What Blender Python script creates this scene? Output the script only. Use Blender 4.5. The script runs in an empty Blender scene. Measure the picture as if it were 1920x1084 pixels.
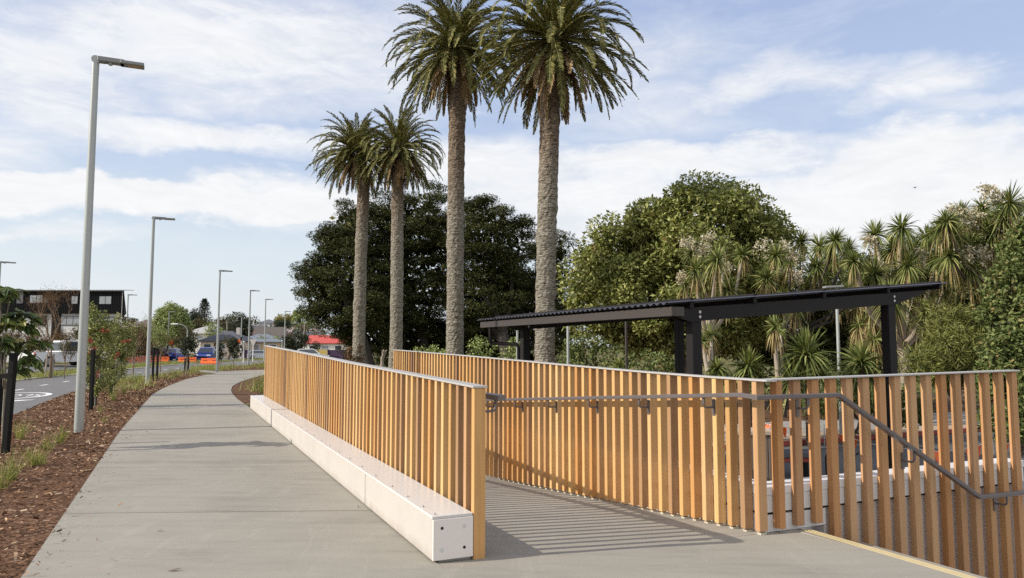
import bpy, math, random
import numpy as np
from mathutils import Vector, Matrix

RND = random.Random(11)
RNG = np.random.default_rng(11)
sc = bpy.context.scene
col = sc.collection
PI = math.pi

# ------------------------------------------------------------------ survey of the place
FPX, PITCH, EYE = 1367.6, 0.0788, 1.5
CP, SP = math.cos(PITCH), math.sin(PITCH)
AZ = -0.42941
D1 = np.array([math.sin(AZ), math.cos(AZ), 0.0])      # along the ramp, away from the landing
D2 = np.array([math.cos(AZ), -math.sin(AZ), 0.0])     # across the ramp
C0 = np.array([-0.55166, 5.20155, 0.0])               # near corner of the white plinth
UP = np.array([0, 0, 1.0])

def ray(u, v):
    x = (u - 960) / FPX; y = (542 - v) / FPX
    return np.array([x, CP - y * SP, SP + y * CP])
def at(u, v, Y):
    d = ray(u, v)
    return np.array([0, 0, EYE]) + d * (Y / d[1])
def SW(s, w, z=0.0):
    return C0 + s * D1 + w * D2 + z * UP
def sm(x, a, b):
    t = min(1.0, max(0.0, (x - a) / (b - a)))
    return t * t * (3 - 2 * t)
def ground(x, y):
    px, py = x - C0[0], y - C0[1]
    s = px * D1[0] + py * D1[1]; w = px * D2[0] + py * D2[1]
    z = -0.5 * sm(y, 20, 90)
    z += 0.30 * sm(-x, 24, 34) * (1 - sm(y, 85, 120))
    z += (15.0 * sm(y, 150, 430) + 6.0 * sm(y, 430, 900)) * (1 - sm(x / max(y, 1.0), -0.30, -0.20))
    edge = 0.27 if s < 14.2 else 0.27 + (s - 14.2) * 0.35
    dep = sm(w, 0.05, max(edge, 0.24)) if s < 14.2 else sm(w, 0.05 + (s - 14.2) * 0.1, edge)
    keep = 1 - sm(s, 18, 38) * (1 - sm(w, 9, 18))
    keep *= 1 - sm(y, 60, 120)
    z -= 1.03 * dep * keep
    z += 0.45 * sm(s, 26, 44) * sm(w, 2, 8) * (1 - sm(w, 18, 26)) * (1 - sm(y, 70, 110))
    return z
def gp(u, v):
    z = 0.0
    d = ray(u, v)
    for _ in range(12):
        t = (z - EYE) / d[2]
        p = np.array([0, 0, EYE]) + t * d
        z = 0.5 * z + 0.5 * ground(p[0], p[1])
    return np.array([p[0], p[1], ground(p[0], p[1])])

# ------------------------------------------------------------------ object helpers
ORG = {}
def tag(o, label=None, cat=None, group=None, kind=None):
    if label: o['label'] = label
    if cat: o['category'] = cat
    if group: o['group'] = group
    if kind: o['kind'] = kind
    return o
def thing(name, label, cat, loc=(0, 0, 0), group=None):
    o = bpy.data.objects.new(name, None)
    o.empty_display_size = 0.2
    col.objects.link(o)
    o.location = tuple(float(a) for a in loc)
    ORG[o.name] = np.array(loc, float)
    return tag(o, label, cat, group)
def link_mesh(name, me, m, parent):
    o = bpy.data.objects.new(name, me)
    if m is not None: me.materials.append(m)
    col.objects.link(o)
    if parent is not None:
        o.parent = parent
        ORG[o.name] = ORG[parent.name]
    else:
        ORG[o.name] = np.zeros(3)
    return o
class MB:
    def __init__(self): self.v = []; self.f = []; self.sm = []
    def add(self, vs, fs, smooth=False):
        k = len(self.v)
        self.v += [tuple(float(c) for c in p) for p in vs]
        self.f += [tuple(i + k for i in f) for f in fs]
        self.sm += [smooth] * len(fs)
        return self
    def obox(self, o, a, b, c):
        o, a, b, c = (np.array(t, float) for t in (o, a, b, c))
        P = [o, o + a, o + a + b, o + b, o + c, o + a + c, o + a + b + c, o + b + c]
        F = [(0, 3, 2, 1), (4, 5, 6, 7), (0, 1, 5, 4), (1, 2, 6, 5), (2, 3, 7, 6), (3, 0, 4, 7)]
        if np.dot(np.cross(a, b), c) < 0: F = [f[::-1] for f in F]
        return self.add(P, F)
    def box(self, cx, cy, cz, sx, sy, sz):
        return self.obox((cx - sx / 2, cy - sy / 2, cz - sz / 2), (sx, 0, 0), (0, sy, 0), (0, 0, sz))
    def bbox(self, o, a, b, c, r=0.004):
        """box with all its edges softly chamfered"""
        o, a, b, c = (np.array(t, float) for t in (o, a, b, c))
        if np.dot(np.cross(a, b), c) < 0: o = o + a; a = -a
        ax = [a, b, c]; L = [np.linalg.norm(t) for t in ax]; U = [t / l for t, l in zip(ax, L)]
        vs = []; idx = {}
        for i in (0, 1):
            for j in (0, 1):
                for k in (0, 1):
                    for n in range(3):
                        p = o.copy()
                        for m, q in enumerate((i, j, k)):
                            ins = 0 if m == n else r
                            p = p + U[m] * (L[m] - ins if q else ins)
                        idx[(i, j, k, n)] = len(vs); vs.append(p)
        fs = []
        for n in range(3):
            m1, m2 = (n + 1) % 3, (n + 2) % 3
            for q in (0, 1):
                f = []
                for (x, y) in ((0, 0), (1, 0), (1, 1), (0, 1)):
                    t = [0, 0, 0]; t[n] = q; t[m1] = x; t[m2] = y
                    f.append(idx[(*t, n)])
                fs.append(f if q else f[::-1])
        for n in range(3):                      # edges along axis n
            m1, m2 = (n + 1) % 3, (n + 2) % 3
            for x in (0, 1):
                for y in (0, 1):
                    t0 = [0, 0, 0]; t0[m1] = x; t0[m2] = y; t1 = list(t0); t1[n] = 1
                    f = [idx[(*t0, m1)], idx[(*t1, m1)], idx[(*t1, m2)], idx[(*t0, m2)]]
                    fs.append(f if (x != y) else f[::-1])
        for i in (0, 1):
            for j in (0, 1):
                for k in (0, 1):
                    f = [idx[(i, j, k, 0)], idx[(i, j, k, 1)], idx[(i, j, k, 2)]]
                    fs.append(f if (i + j + k) % 2 else f[::-1])
        return self.add(vs, fs)
    def tube(self, pts, rad, n=8, cap=True, smooth=True):
        pts = [np.array(p, float) for p in pts]
        if not hasattr(rad, '__len__'): rad = [rad] * len(pts)
        vs = []; fs = []
        t0 = pts[1] - pts[0]; t0 = t0 / (np.linalg.norm(t0) + 1e-9)
        ref = np.array([0, 0, 1.0]) if abs(t0[2]) < 0.9 else np.array([1.0, 0, 0])
        x = np.cross(t0, ref); x /= np.linalg.norm(x)
        for i, p in enumerate(pts):
            t = pts[min(i + 1, len(pts) - 1)] - pts[max(i - 1, 0)]
            t = t / (np.linalg.norm(t) + 1e-9)
            x = x - t * np.dot(x, t); x /= (np.linalg.norm(x) + 1e-9)
            y = np.cross(t, x)
            for k in range(n):
                a = 2 * PI * k / n
                vs.append(p + rad[i] * (math.cos(a) * x + math.sin(a) * y))
        for i in range(len(pts) - 1):
            for k in range(n):
                k2 = (k + 1) % n
                fs.append((i * n + k, i * n + k2, (i + 1) * n + k2, (i + 1) * n + k))
        self.add(vs, fs, smooth)
        if cap:
            m = (len(pts) - 1) * n
            self.add(vs[:n], [tuple(range(n))[::-1]]); self.add(vs[m:m + n], [tuple(range(n))])
        return self
    def cyl(self, p0, p1, r, n=12): return self.tube([p0, p1], r, n)
    def prism(self, poly, ext):
        """planar polygon (3-D points) swept along the vector ext"""
        P = [np.array(p, float) for p in poly]; ext = np.array(ext, float); n = len(P)
        nrm = np.zeros(3)
        for i in range(n): nrm += np.cross(P[i], P[(i + 1) % n])
        if np.dot(nrm, ext) < 0: P = P[::-1]
        vs = P + [p + ext for p in P]
        fs = [tuple(range(n))[::-1], tuple(range(n, 2 * n))]
        fs += [(i, (i + 1) % n, n + (i + 1) % n, n + i) for i in range(n)]
        return self.add(vs, fs)
    def lathe(self, c, prof, n=16, smooth=True):
        vs = []; fs = []
        for r, z in prof:
            for k in range(n):
                a = 2 * PI * k / n
                vs.append((c[0] + r * math.cos(a), c[1] + r * math.sin(a), c[2] + z))
        for i in range(len(prof) - 1):
            for k in range(n):
                k2 = (k + 1) % n
                fs.append((i * n + k, i * n + k2, (i + 1) * n + k2, (i + 1) * n + k))
        self.add(vs, fs, smooth)
        m = (len(prof) - 1) * n
        return self.add(vs[:n], [tuple(range(n))[::-1]]).add(vs[m:m + n], [tuple(range(n))])
    def build(self, name, m, parent=None):
        org = ORG[parent.name] if parent is not None else np.zeros(3)
        me = bpy.data.meshes.new(name)
        V = np.array(self.v, float) - org
        me.from_pydata(V.tolist(), [], self.f)
        me.polygons.foreach_set('use_smooth', self.sm)
        me.update()
        return link_mesh(name, me, m, parent)
def np_mesh(name, V, k, m, parent=None, smooth=False):
    """V: (N*k,3) vertices of N separate k-gons"""
    org = ORG[parent.name] if parent is not None else np.zeros(3)
    V = np.ascontiguousarray(V - org, dtype=np.float32)
    n = len(V) // k
    me = bpy.data.meshes.new(name)
    me.vertices.add(len(V)); me.vertices.foreach_set('co', V.ravel())
    me.loops.add(n * k); me.loops.foreach_set('vertex_index', np.arange(n * k, dtype=np.int32))
    me.polygons.add(n)
    me.polygons.foreach_set('loop_start', np.arange(0, n * k, k, dtype=np.int32))
    me.update(calc_edges=True)
    return link_mesh(name, me, m, parent)
def strips_mesh(name, V, nseg, m, parent=None):
    """V: (N, nseg+1, 2, 3): N ribbons of nseg quads each"""
    org = ORG[parent.name] if parent is not None else np.zeros(3)
    N = V.shape[0]; W = np.ascontiguousarray((V - org).reshape(-1, 3), dtype=np.float32)
    base = (np.arange(N) * (nseg + 1) * 2)[:, None, None]
    q = np.array([[2 * i, 2 * i + 1, 2 * i + 3, 2 * i + 2] for i in range(nseg)])[None]
    F = (base + q).reshape(-1).astype(np.int32)
    me = bpy.data.meshes.new(name)
    me.vertices.add(len(W)); me.vertices.foreach_set('co', W.ravel())
    me.loops.add(len(F)); me.loops.foreach_set('vertex_index', F)
    me.polygons.add(N * nseg); me.polygons.foreach_set('loop_start', np.arange(0, len(F), 4, dtype=np.int32))
    me.update(calc_edges=True)
    return link_mesh(name, me, m, parent)
def unit(a):
    return a / (np.linalg.norm(a, axis=-1, keepdims=True) + 1e-9)
def kites(P, D, Nn, L, W):
    """leaf-shaped quads: base P, direction D, face normal Nn, lengths L, widths W"""
    S = unit(np.cross(D, Nn)); L = L[:, None]; W = W[:, None]
    V = np.stack([P, P + D * L * 0.45 + S * W * 0.5, P + D * L, P + D * L * 0.45 - S * W * 0.5], 1)
    return V.reshape(-1, 3)
def rdir(n):
    return unit(RNG.normal(size=(n, 3)))
def leaf_cloud(centres, radii, per, L, W, up=0.5, flat=1.0, droop=0.0, fill=0.25):
    """leaves on the outside of many small clumps; some inside"""
    out = []
    centres = np.array(centres, float)
    for c, r in zip(centres, radii):
        n = max(6, int(per * (0.8 + 0.4 * RNG.random())))
        d = rdir(n)
        rr = np.where(RNG.random(n) < fill, RNG.random(n) * 0.8, 0.8 + 0.25 * RNG.random(n))
        sc_ = np.array([r, r, r * flat])
        P = c + d * sc_ * rr[:, None]
        nn = unit(d * (1.0 if flat > 0.8 else 0.5) + UP * up + RNG.normal(size=(n, 3)) * 0.55)
        t = unit(np.cross(nn, rdir(n)))
        t = unit(t + d * 0.5 - UP * droop)
        ll = L * (0.7 + 0.6 * RNG.random(n)); ww = W * (0.7 + 0.6 * RNG.random(n))
        out.append(kites(P, t, nn, ll, ww))
    return np.concatenate(out)

# ------------------------------------------------------------------ materials
def lin(r, g, b):
    f = lambda c: (c / 255 / 12.92) if c / 255 <= 0.04045 else ((c / 255 + 0.055) / 1.055) ** 2.4
    return (f(r), f(g), f(b))
class NT:
    def __init__(self, m): self.t = m.node_tree; self.n = self.t.nodes; self.l = self.t.links
    def new(self, ty, **kw):
        o = self.n.new(ty)
        for k, v in kw.items(): setattr(o, k, v)
        return o
    def link(self, a, b): self.l.new(a, b)
    def math(self, op, a, b=None, clamp=False):
        o = self.new('ShaderNodeMath', operation=op, use_clamp=clamp)
        for i, x in enumerate((a, b)):
            if x is None: continue
            if isinstance(x, (int, float)): o.inputs[i].default_value = x
            else: self.link(x, o.inputs[i])
        return o.outputs[0]
    def mix(self, fac, a, b, mode='MIX'):
        o = self.new('ShaderNodeMix', data_type='RGBA', blend_type=mode)
        for i, x in ((0, fac), (6, a), (7, b)):
            if isinstance(x, (int, float)): o.inputs[i].default_value = x
            elif isinstance(x, tuple): o.inputs[i].default_value = (*x[:3], 1)
            else: self.link(x, o.inputs[i])
        return o.outputs[2]
    def noise(self, vec, scale, detail=4, rough=0.55, dist=0.0):
        o = self.new('ShaderNodeTexNoise')
        o.inputs['Scale'].default_value = scale; o.inputs['Detail'].default_value = detail
        o.inputs['Roughness'].default_value = rough; o.inputs['Distortion'].default_value = dist
        if vec is not None: self.link(vec, o.inputs['Vector'])
        return o
    def ramp(self, fac, stops, interp='LINEAR'):
        o = self.new('ShaderNodeValToRGB'); o.color_ramp.interpolation = interp
        e = o.color_ramp.elements
        while len(e) < len(stops): e.new(0.5)
        for i, (p, c) in enumerate(stops):
            e[i].position = p
            e[i].color = (*c[:3], 1) if hasattr(c, '__len__') else (c, c, c, 1)
        self.link(fac, o.inputs[0])
        return o.outputs[0]
    def mapped(self, vec, scale=(1, 1, 1), rot=(0, 0, 0)):
        o = self.new('ShaderNodeMapping'); o.inputs['Scale'].default_value = scale; o.inputs['Rotation'].default_value = rot
        self.link(vec, o.inputs['Vector']); return o.outputs[0]
def newmat(name):
    m = bpy.data.materials.new(name); m.use_nodes = True
    t = NT(m); b = t.n['Principled BSDF']
    return m, t, b
def mat(name, c, rough=0.6, metal=0.0, var=0.12, vscale=6.0, bump=0.0, bscale=40.0, island=0.0, coat=0.0, spec=0.5, stretch=(1, 1, 1)):
    m, t, b = newmat(name)
    tc = t.new('ShaderNodeTexCoord'); v = t.mapped(tc.outputs['Object'], stretch)
    nz = t.noise(v, vscale, 6)
    dark = tuple(x * (1 - var * 1.6) for x in c); light = tuple(min(1, x * (1 + var)) for x in c)
    colr = t.mix(nz.outputs['Fac'], dark, light)
    if island:
        g = t.new('ShaderNodeNewGeometry')
        k = t.math('ADD', t.math('MULTIPLY', g.outputs['Random Per Island'], island), 1 - island / 2)
        cc = t.new('ShaderNodeCombineColor')
        for i in range(3): t.link(k, cc.inputs[i])
        colr = t.mix(1.0, colr, cc.outputs[0], 'MULTIPLY')
    t.link(colr, b.inputs['Base Color'])
    b.inputs['Roughness'].default_value = rough; b.inputs['Metallic'].default_value = metal
    b.inputs['Specular IOR Level'].default_value = spec
    if coat: b.inputs['Coat Weight'].default_value = coat; b.inputs['Coat Roughness'].default_value = 0.1
    if bump:
        n2 = t.noise(v, bscale, 5); bp = t.new('ShaderNodeBump')
        bp.inputs['Strength'].default_value = bump; bp.inputs['Distance'].default_value = 0.01
        t.link(n2.outputs['Fac'], bp.inputs['Height']); t.link(bp.outputs[0], b.inputs['Normal'])
    return m
def leafmat(name, stops, rough=0.45, trans=0.25, tcol=None, spec=0.4):
    m, t, b = newmat(name)
    g = t.new('ShaderNodeNewGeometry')
    c = t.ramp(g.outputs['Random Per Island'], stops)
    tc = t.new('ShaderNodeTexCoord'); nz = t.noise(tc.outputs['Object'], 0.9, 3)
    c = t.mix(t.math('MULTIPLY', nz.outputs['Fac'], 0.5), c, t.mix(1.0, c, (0.55, 0.6, 0.5), 'MULTIPLY'))
    t.link(c, b.inputs['Base Color']); b.inputs['Roughness'].default_value = rough
    b.inputs['Specular IOR Level'].default_value = spec
    tr = t.new('ShaderNodeBsdfTranslucent'); mx = t.new('ShaderNodeMixShader'); mx.inputs[0].default_value = trans
    t.link(t.mix(1.0, c, tcol or (1.0, 1.0, 0.55), 'MULTIPLY'), tr.inputs['Color'])
    t.link(b.outputs[0], mx.inputs[1]); t.link(tr.outputs[0], mx.inputs[2])
    t.link(mx.outputs[0], t.n['Material Output'].inputs['Surface'])
    return m

def wood_mat(name, stops):
    m, t, b = newmat(name)
    tc = t.new('ShaderNodeTexCoord'); g = t.new('ShaderNodeNewGeometry')
    rnd = g.outputs['Random Per Island']
    off = t.new('ShaderNodeCombineXYZ'); t.link(t.math('MULTIPLY', rnd, 37.0), off.inputs[2]); t.link(t.math('MULTIPLY', rnd, 11.0), off.inputs[0])
    add = t.new('ShaderNodeVectorMath', operation='ADD'); t.link(tc.outputs['Object'], add.inputs[0]); t.link(off.outputs[0], add.inputs[1])
    v = t.mapped(add.outputs[0], (38, 38, 1.6)); n1 = t.noise(v, 1.0, 6, 0.6, 0.6)
    v2 = t.mapped(add.outputs[0], (160, 160, 3.0)); n2 = t.noise(v2, 1.0, 3)
    v3 = t.mapped(add.outputs[0], (3, 3, 1.3)); n3 = t.noise(v3, 1.0, 3)
    base = t.ramp(rnd, stops)
    c = t.mix(t.math('MULTIPLY', t.ramp(n1.outputs['Fac'], [(0.35, 0.0), (0.7, 1.0)]), 0.45), base, t.mix(1.0, base, (0.62, 0.5, 0.42), 'MULTIPLY'))
    c = t.mix(t.math('MULTIPLY', n2.outputs['Fac'], 0.25), c, t.mix(1.0, c, (0.6, 0.5, 0.42), 'MULTIPLY'))
    c = t.mix(t.math('MULTIPLY', n3.outputs['Fac'], 0.35), c, t.mix(1.0, c, (1.12, 0.9, 0.75), 'MULTIPLY'))
    t.link(c, b.inputs['Base Color']); b.inputs['Roughness'].default_value = 0.55; b.inputs['Specular IOR Level'].default_value = 0.3
    bp = t.new('ShaderNodeBump'); bp.inputs['Strength'].default_value = 0.25; bp.inputs['Distance'].default_value = 0.003
    t.link(n1.outputs['Fac'], bp.inputs['Height']); t.link(bp.outputs[0], b.inputs['Normal'])
    return m
WOOD = wood_mat('cedar_slats', [(0.0, (0.613, 0.376, 0.15)), (0.18, (0.673, 0.456, 0.205)), (0.36, (0.534, 0.288, 0.103)), (0.5, (0.693, 0.475, 0.235)), (0.62, (0.4, 0.235, 0.125)), (0.78, (0.633, 0.397, 0.165)), (0.9, (0.3, 0.19, 0.115)), (1.0, (0.574, 0.357, 0.133))])
WOODR = wood_mat('cedar_slats_red_shaded', [(0.0, (0.54, 0.31, 0.145)), (0.25, (0.46, 0.23, 0.085)), (0.5, (0.56, 0.36, 0.19)), (0.75, (0.42, 0.25, 0.13)), (1.0, (0.52, 0.30, 0.125))])  # redder cedar for the stair fence, its shade darkened into the colour

def concrete_mat(name, c, joints=(), dark=0.0):
    m, t, b = newmat(name)
    tc = t.new('ShaderNodeTexCoord'); o = tc.outputs['Object']
    big = t.noise(o, 0.55, 5, 0.6, 0.8); mid = t.noise(t.mapped(o, (1.2, 7.0, 1), (0, 0, 0.045)), 1.0, 5, 0.65); fine = t.noise(o, 130, 3, 0.7)
    spk = t.noise(o, 34, 2, 0.5)
    x = t.math('ADD', t.math('MULTIPLY', big.outputs['Fac'], 0.5), t.math('MULTIPLY', mid.outputs['Fac'], 0.5))
    colr = t.ramp(x, [(0.28, tuple(k * 0.70 for k in c)), (0.48, c), (0.70, tuple(k * 1.16 for k in c))])
    colr = t.mix(t.math('MULTIPLY', fine.outputs['Fac'], 0.35), colr, t.mix(1.0, colr, (0.55, 0.54, 0.52), 'MULTIPLY'))
    st = t.ramp(spk.outputs['Fac'], [(0.69, 0.0), (0.74, 1.0)])
    colr = t.mix(t.math('MULTIPLY', st, 0.25), colr, (0.12, 0.10, 0.08))
    sx = t.new('ShaderNodeSeparateXYZ'); t.link(o, sx.inputs[0])
    q = t.math('SUBTRACT', sx.outputs[1], t.math('MULTIPLY', sx.outputs[0], 0.045))
    wob = t.noise(o, 1.3, 2)
    for pos, wdt, amt in joints:
        d = t.math('ABSOLUTE', t.math('SUBTRACT', q, pos))
        if wdt > 0.05:
            d = t.math('ADD', d, t.math('MULTIPLY', t.math('SUBTRACT', wob.outputs['Fac'], 0.5), wdt * 1.6))
        k = t.math('MULTIPLY', t.math('SUBTRACT', 1.0, t.math('DIVIDE', d, wdt), clamp=True), amt * 1.8, clamp=True)
        k = t.math('MINIMUM', k, amt)
        colr = t.mix(k, colr, tuple(x_ * 0.35 for x_ in c))
    gum = t.new('ShaderNodeTexVoronoi'); gum.inputs['Scale'].default_value = 1.7; t.link(o, gum.inputs['Vector'])
    gs = t.new('ShaderNodeSeparateColor'); t.link(gum.outputs['Color'], gs.inputs[0])
    spot = t.math('MULTIPLY', t.ramp(gum.outputs['Distance'], [(0.022, 1.0), (0.034, 0.0)]), t.ramp(gs.outputs[0], [(0.55, 0.0), (0.6, 1.0)]))
    colr = t.mix(t.math('MULTIPLY', spot, 0.38), colr, tuple(k * 0.42 for k in c))
    scf = t.noise(t.mapped(o, (2.4, 0.55, 1), (0, 0, 0.43)), 1.0, 7, 0.75, 2.2)
    colr = t.mix(t.math('MULTIPLY', t.ramp(scf.outputs['Fac'], [(0.56, 0.0), (0.66, 1.0)]), 0.16), colr, tuple(min(1, k * 1.5) for k in c))
    t.link(colr, b.inputs['Base Color']); b.inputs['Roughness'].default_value = 0.82; b.inputs['Specular IOR Level'].default_value = 0.3
    bp = t.new('ShaderNodeBump'); bp.inputs['Strength'].default_value = 0.22; bp.inputs['Distance'].default_value = 0.004
    t.link(t.math('ADD', fine.outputs['Fac'], mid.outputs['Fac']), bp.inputs['Height']); t.link(bp.outputs[0], b.inputs['Normal'])
    return m
CONC = concrete_mat('brushed_concrete', (0.285, 0.264, 0.224), [(6.9, 0.016, 0.75), (9.45, 0.016, 0.55), (9.85, 0.20, 0.22), (12.9, 0.02, 0.6), (16.7, 0.025, 0.7), (22.5, 0.03, 0.6), (29, 0.04, 0.6)])
CONC2 = concrete_mat('ramp_concrete', (0.29, 0.265, 0.225))
def plinth_mat():
    m, t, b = newmat('white_precast')
    tc = t.new('ShaderNodeTexCoord'); o = tc.outputs['Object']
    a = t.noise(o, 2.2, 6, 0.65); f = t.noise(o, 60, 4, 0.7); d = t.noise(t.mapped(o, (9, 9, 3)), 1.0, 5, 0.7)
    c = t.ramp(a.outputs['Fac'], [(0.3, (0.445, 0.412, 0.375)), (0.6, (0.485, 0.452, 0.412))])
    c = t.mix(t.math('MULTIPLY', f.outputs['Fac'], 0.22), c, (0.36, 0.32, 0.29))
    sx = t.new('ShaderNodeSeparateXYZ'); t.link(o, sx.inputs[0])
    lo = t.math('SUBTRACT', t.math('MULTIPLY', d.outputs['Fac'], 0.16), sx.outputs[2])
    t.link(t.mix(t.math('MULTIPLY', t.ramp(lo, [(0.0, 0.0), (0.08, 1.0)]), 0.45), c, (0.26, 0.215, 0.18)), b.inputs['Base Color'])
    b.inputs['Roughness'].default_value = 0.6; b.inputs['Specular IOR Level'].default_value = 0.3
    bp = t.new('ShaderNodeBump'); bp.inputs['Strength'].default_value = 0.08; bp.inputs['Distance'].default_value = 0.004
    t.link(f.outputs['Fac'], bp.inputs['Height']); t.link(bp.outputs[0], b.inputs['Normal'])
    return m
PLINTH = plinth_mat()
WBOARD = mat('white_wall_board', (0.70, 0.68, 0.665), 0.5, var=0.05, vscale=3)
PLTOP = mat('white_capping', (0.58, 0.56, 0.535), 0.32, var=0.03, vscale=3)
ENDP = mat('pale_grey_end_plate', (0.72, 0.655, 0.61), 0.5, var=0.02)
DARKHOLE = mat('dark_bolt_hole', (0.02, 0.02, 0.02), 0.8)
STEEL = mat('dull_steel', (0.42, 0.41, 0.40), 0.38, metal=0.8, var=0.1)
CAPM = mat('pale_metal_capping', (0.50, 0.475, 0.445), 0.42, metal=0.25, var=0.05)
RAILM = mat('bronze_grey_rail', (0.165, 0.145, 0.145), 0.36, metal=0.35, var=0.08)
BLACKM = mat('black_coated_steel', (0.014, 0.012, 0.012), 0.6, var=0.15, spec=0.2)
BRNZ = mat('dark_bronze_fascia', (0.045, 0.035, 0.030), 0.45, var=0.08)
CORR = mat('charcoal_roofing', (0.07, 0.07, 0.078), 0.4, metal=0.2, var=0.1)
POLE = mat('pale_green_grey_pole', (0.36, 0.38, 0.365), 0.42, metal=0.2, var=0.06, vscale=2)
HEAD = mat('grey_lamp_head', (0.22, 0.23, 0.225), 0.5, var=0.06)
LENS = mat('amber_led_lens', (0.42, 0.33, 0.20), 0.25, var=0.2, vscale=60)
STAKE = mat('black_stake', (0.006, 0.0065, 0.007), 0.75, var=0.2, vscale=14, spec=0.2)
WHITE = mat('white_paint', (0.78, 0.78, 0.76), 0.6, var=0.06)
ROADPAINT = mat('white_road_paint', (0.72, 0.72, 0.70), 0.7, var=0.15, vscale=20)
NOSE = mat('yellow_nosing', (0.50, 0.41, 0.23), 0.6, var=0.1)
ASPH = mat('cycle_asphalt', (0.135, 0.128, 0.125), 0.85, var=0.12, vscale=1.2, bump=0.3, bscale=160)
ASPH2 = mat('dark_asphalt', (0.105, 0.104, 0.105), 0.85, var=0.15, vscale=1.0, bump=0.3, bscale=160)
KERB = mat('cream_kerb', (0.50, 0.45, 0.36), 0.8, var=0.1)
PAVE = mat('grey_pavers', (0.30, 0.285, 0.27), 0.8, var=0.12, vscale=5)
PAVEB = mat('beige_pavers', (0.42, 0.33, 0.25), 0.8, var=0.12, vscale=5)
REDK = mat('red_kerb_paint', (0.30, 0.06, 0.05), 0.7, var=0.15)
ORANGE = mat('orange_plastic', (0.80, 0.14, 0.025), 0.5, var=0.08)
BROWNB = mat('brown_boards', (0.16, 0.12, 0.095), 0.7, var=0.2, stretch=(8, 8, 1))
BARK = mat('grey_brown_bark', (0.13, 0.095, 0.07), 0.9, var=0.4, vscale=9, bump=0.6, bscale=30, stretch=(1, 1, 0.3))
BARKP = mat('pale_bark', (0.34, 0.28, 0.22), 0.9, var=0.3, vscale=12, bump=0.6, bscale=25, stretch=(1, 1, 0.5))
TWIG = mat('bare_twigs', (0.22, 0.15, 0.10), 0.9, var=0.3)
SAPL = mat('sapling_stem', (0.22, 0.20, 0.15), 0.8, var=0.3, vscale=20)
GLASS = mat('dark_window_glass', (0.05, 0.06, 0.07), 0.08, var=0.05, spec=0.9)
CURT = mat('curtained_window', (0.34, 0.36, 0.38), 0.35, var=0.25, vscale=3, stretch=(6, 6, 0.2))
RUBBER = mat('tyre_rubber', (0.02, 0.02, 0.02), 0.8)

def mulch_mat():
    m, t, b = newmat('bark_mulch')
    tc = t.new('ShaderNodeTexCoord'); o = tc.outputs['Object']
    vo = t.new('ShaderNodeTexVoronoi'); vo.inputs['Scale'].default_value = 34; vo.inputs['Randomness'].default_value = 1
    t.link(t.mapped(o, (1, 1, 1), (0, 0, 0.5)), vo.inputs['Vector'])
    n = t.noise(o, 16, 6, 0.7, 1.5); big = t.noise(o, 0.7, 4)
    sx = t.new('ShaderNodeSeparateColor'); t.link(vo.outputs['Color'], sx.inputs[0])
    x = t.math('ADD', t.math('MULTIPLY', sx.outputs[0], 0.5), t.math('MULTIPLY', n.outputs['Fac'], 0.5))
    c = t.ramp(x, [(0.2, (0.045, 0.024, 0.014)), (0.45, (0.12, 0.064, 0.037)), (0.65, (0.205, 0.115, 0.068)), (0.9, (0.34, 0.22, 0.14))])
    c = t.mix(t.math('MULTIPLY', big.outputs['Fac'], 0.6), c, t.mix(1.0, c, (0.5, 0.45, 0.42), 'MULTIPLY'))
    t.link(c, b.inputs['Base Color']); b.inputs['Roughness'].default_value = 0.95; b.inputs['Specular IOR Level'].default_value = 0.1
    bp = t.new('ShaderNodeBump'); bp.inputs['Strength'].default_value = 1.0; bp.inputs['Distance'].default_value = 0.03
    t.link(x, bp.inputs['Height']); t.link(bp.outputs[0], b.inputs['Normal'])
    return m
MULCH = mulch_mat()
CHIPS = leafmat('bark_chips', [(0, (0.0599, 0.031, 0.0185)), (0.35, (0.1599, 0.0826, 0.0468)), (0.6, (0.2533, 0.1394, 0.08)), (0.82, (0.3866, 0.2387, 0.1478)), (0.96, (0.5332, 0.3614, 0.2463)), (1, (0.672, 0.5808, 0.4311))], 0.9, 0.0, spec=0.1)
def grass_ground():
    m, t, b = newmat('rough_grass_ground')
    tc = t.new('ShaderNodeTexCoord'); o = tc.outputs['Object']
    a = t.noise(o, 0.12, 5, 0.6); f = t.noise(o, 7, 6, 0.7)
    c = t.ramp(a.outputs['Fac'], [(0.3, (0.10, 0.115, 0.035)), (0.5, (0.17, 0.155, 0.065)), (0.7, (0.22, 0.175, 0.10))])
    c = t.mix(f.outputs['Fac'], t.mix(1.0, c, (0.5, 0.5, 0.45), 'MULTIPLY'), c)
    t.link(c, b.inputs['Base Color']); b.inputs['Roughness'].default_value = 0.95; b.inputs['Specular IOR Level'].default_value = 0.1
    bp = t.new('ShaderNodeBump'); bp.inputs['Strength'].default_value = 0.8; bp.inputs['Distance'].default_value = 0.05
    t.link(f.outputs['Fac'], bp.inputs['Height']); t.link(bp.outputs[0], b.inputs['Normal'])
    return m
GROUND = grass_ground()
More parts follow.
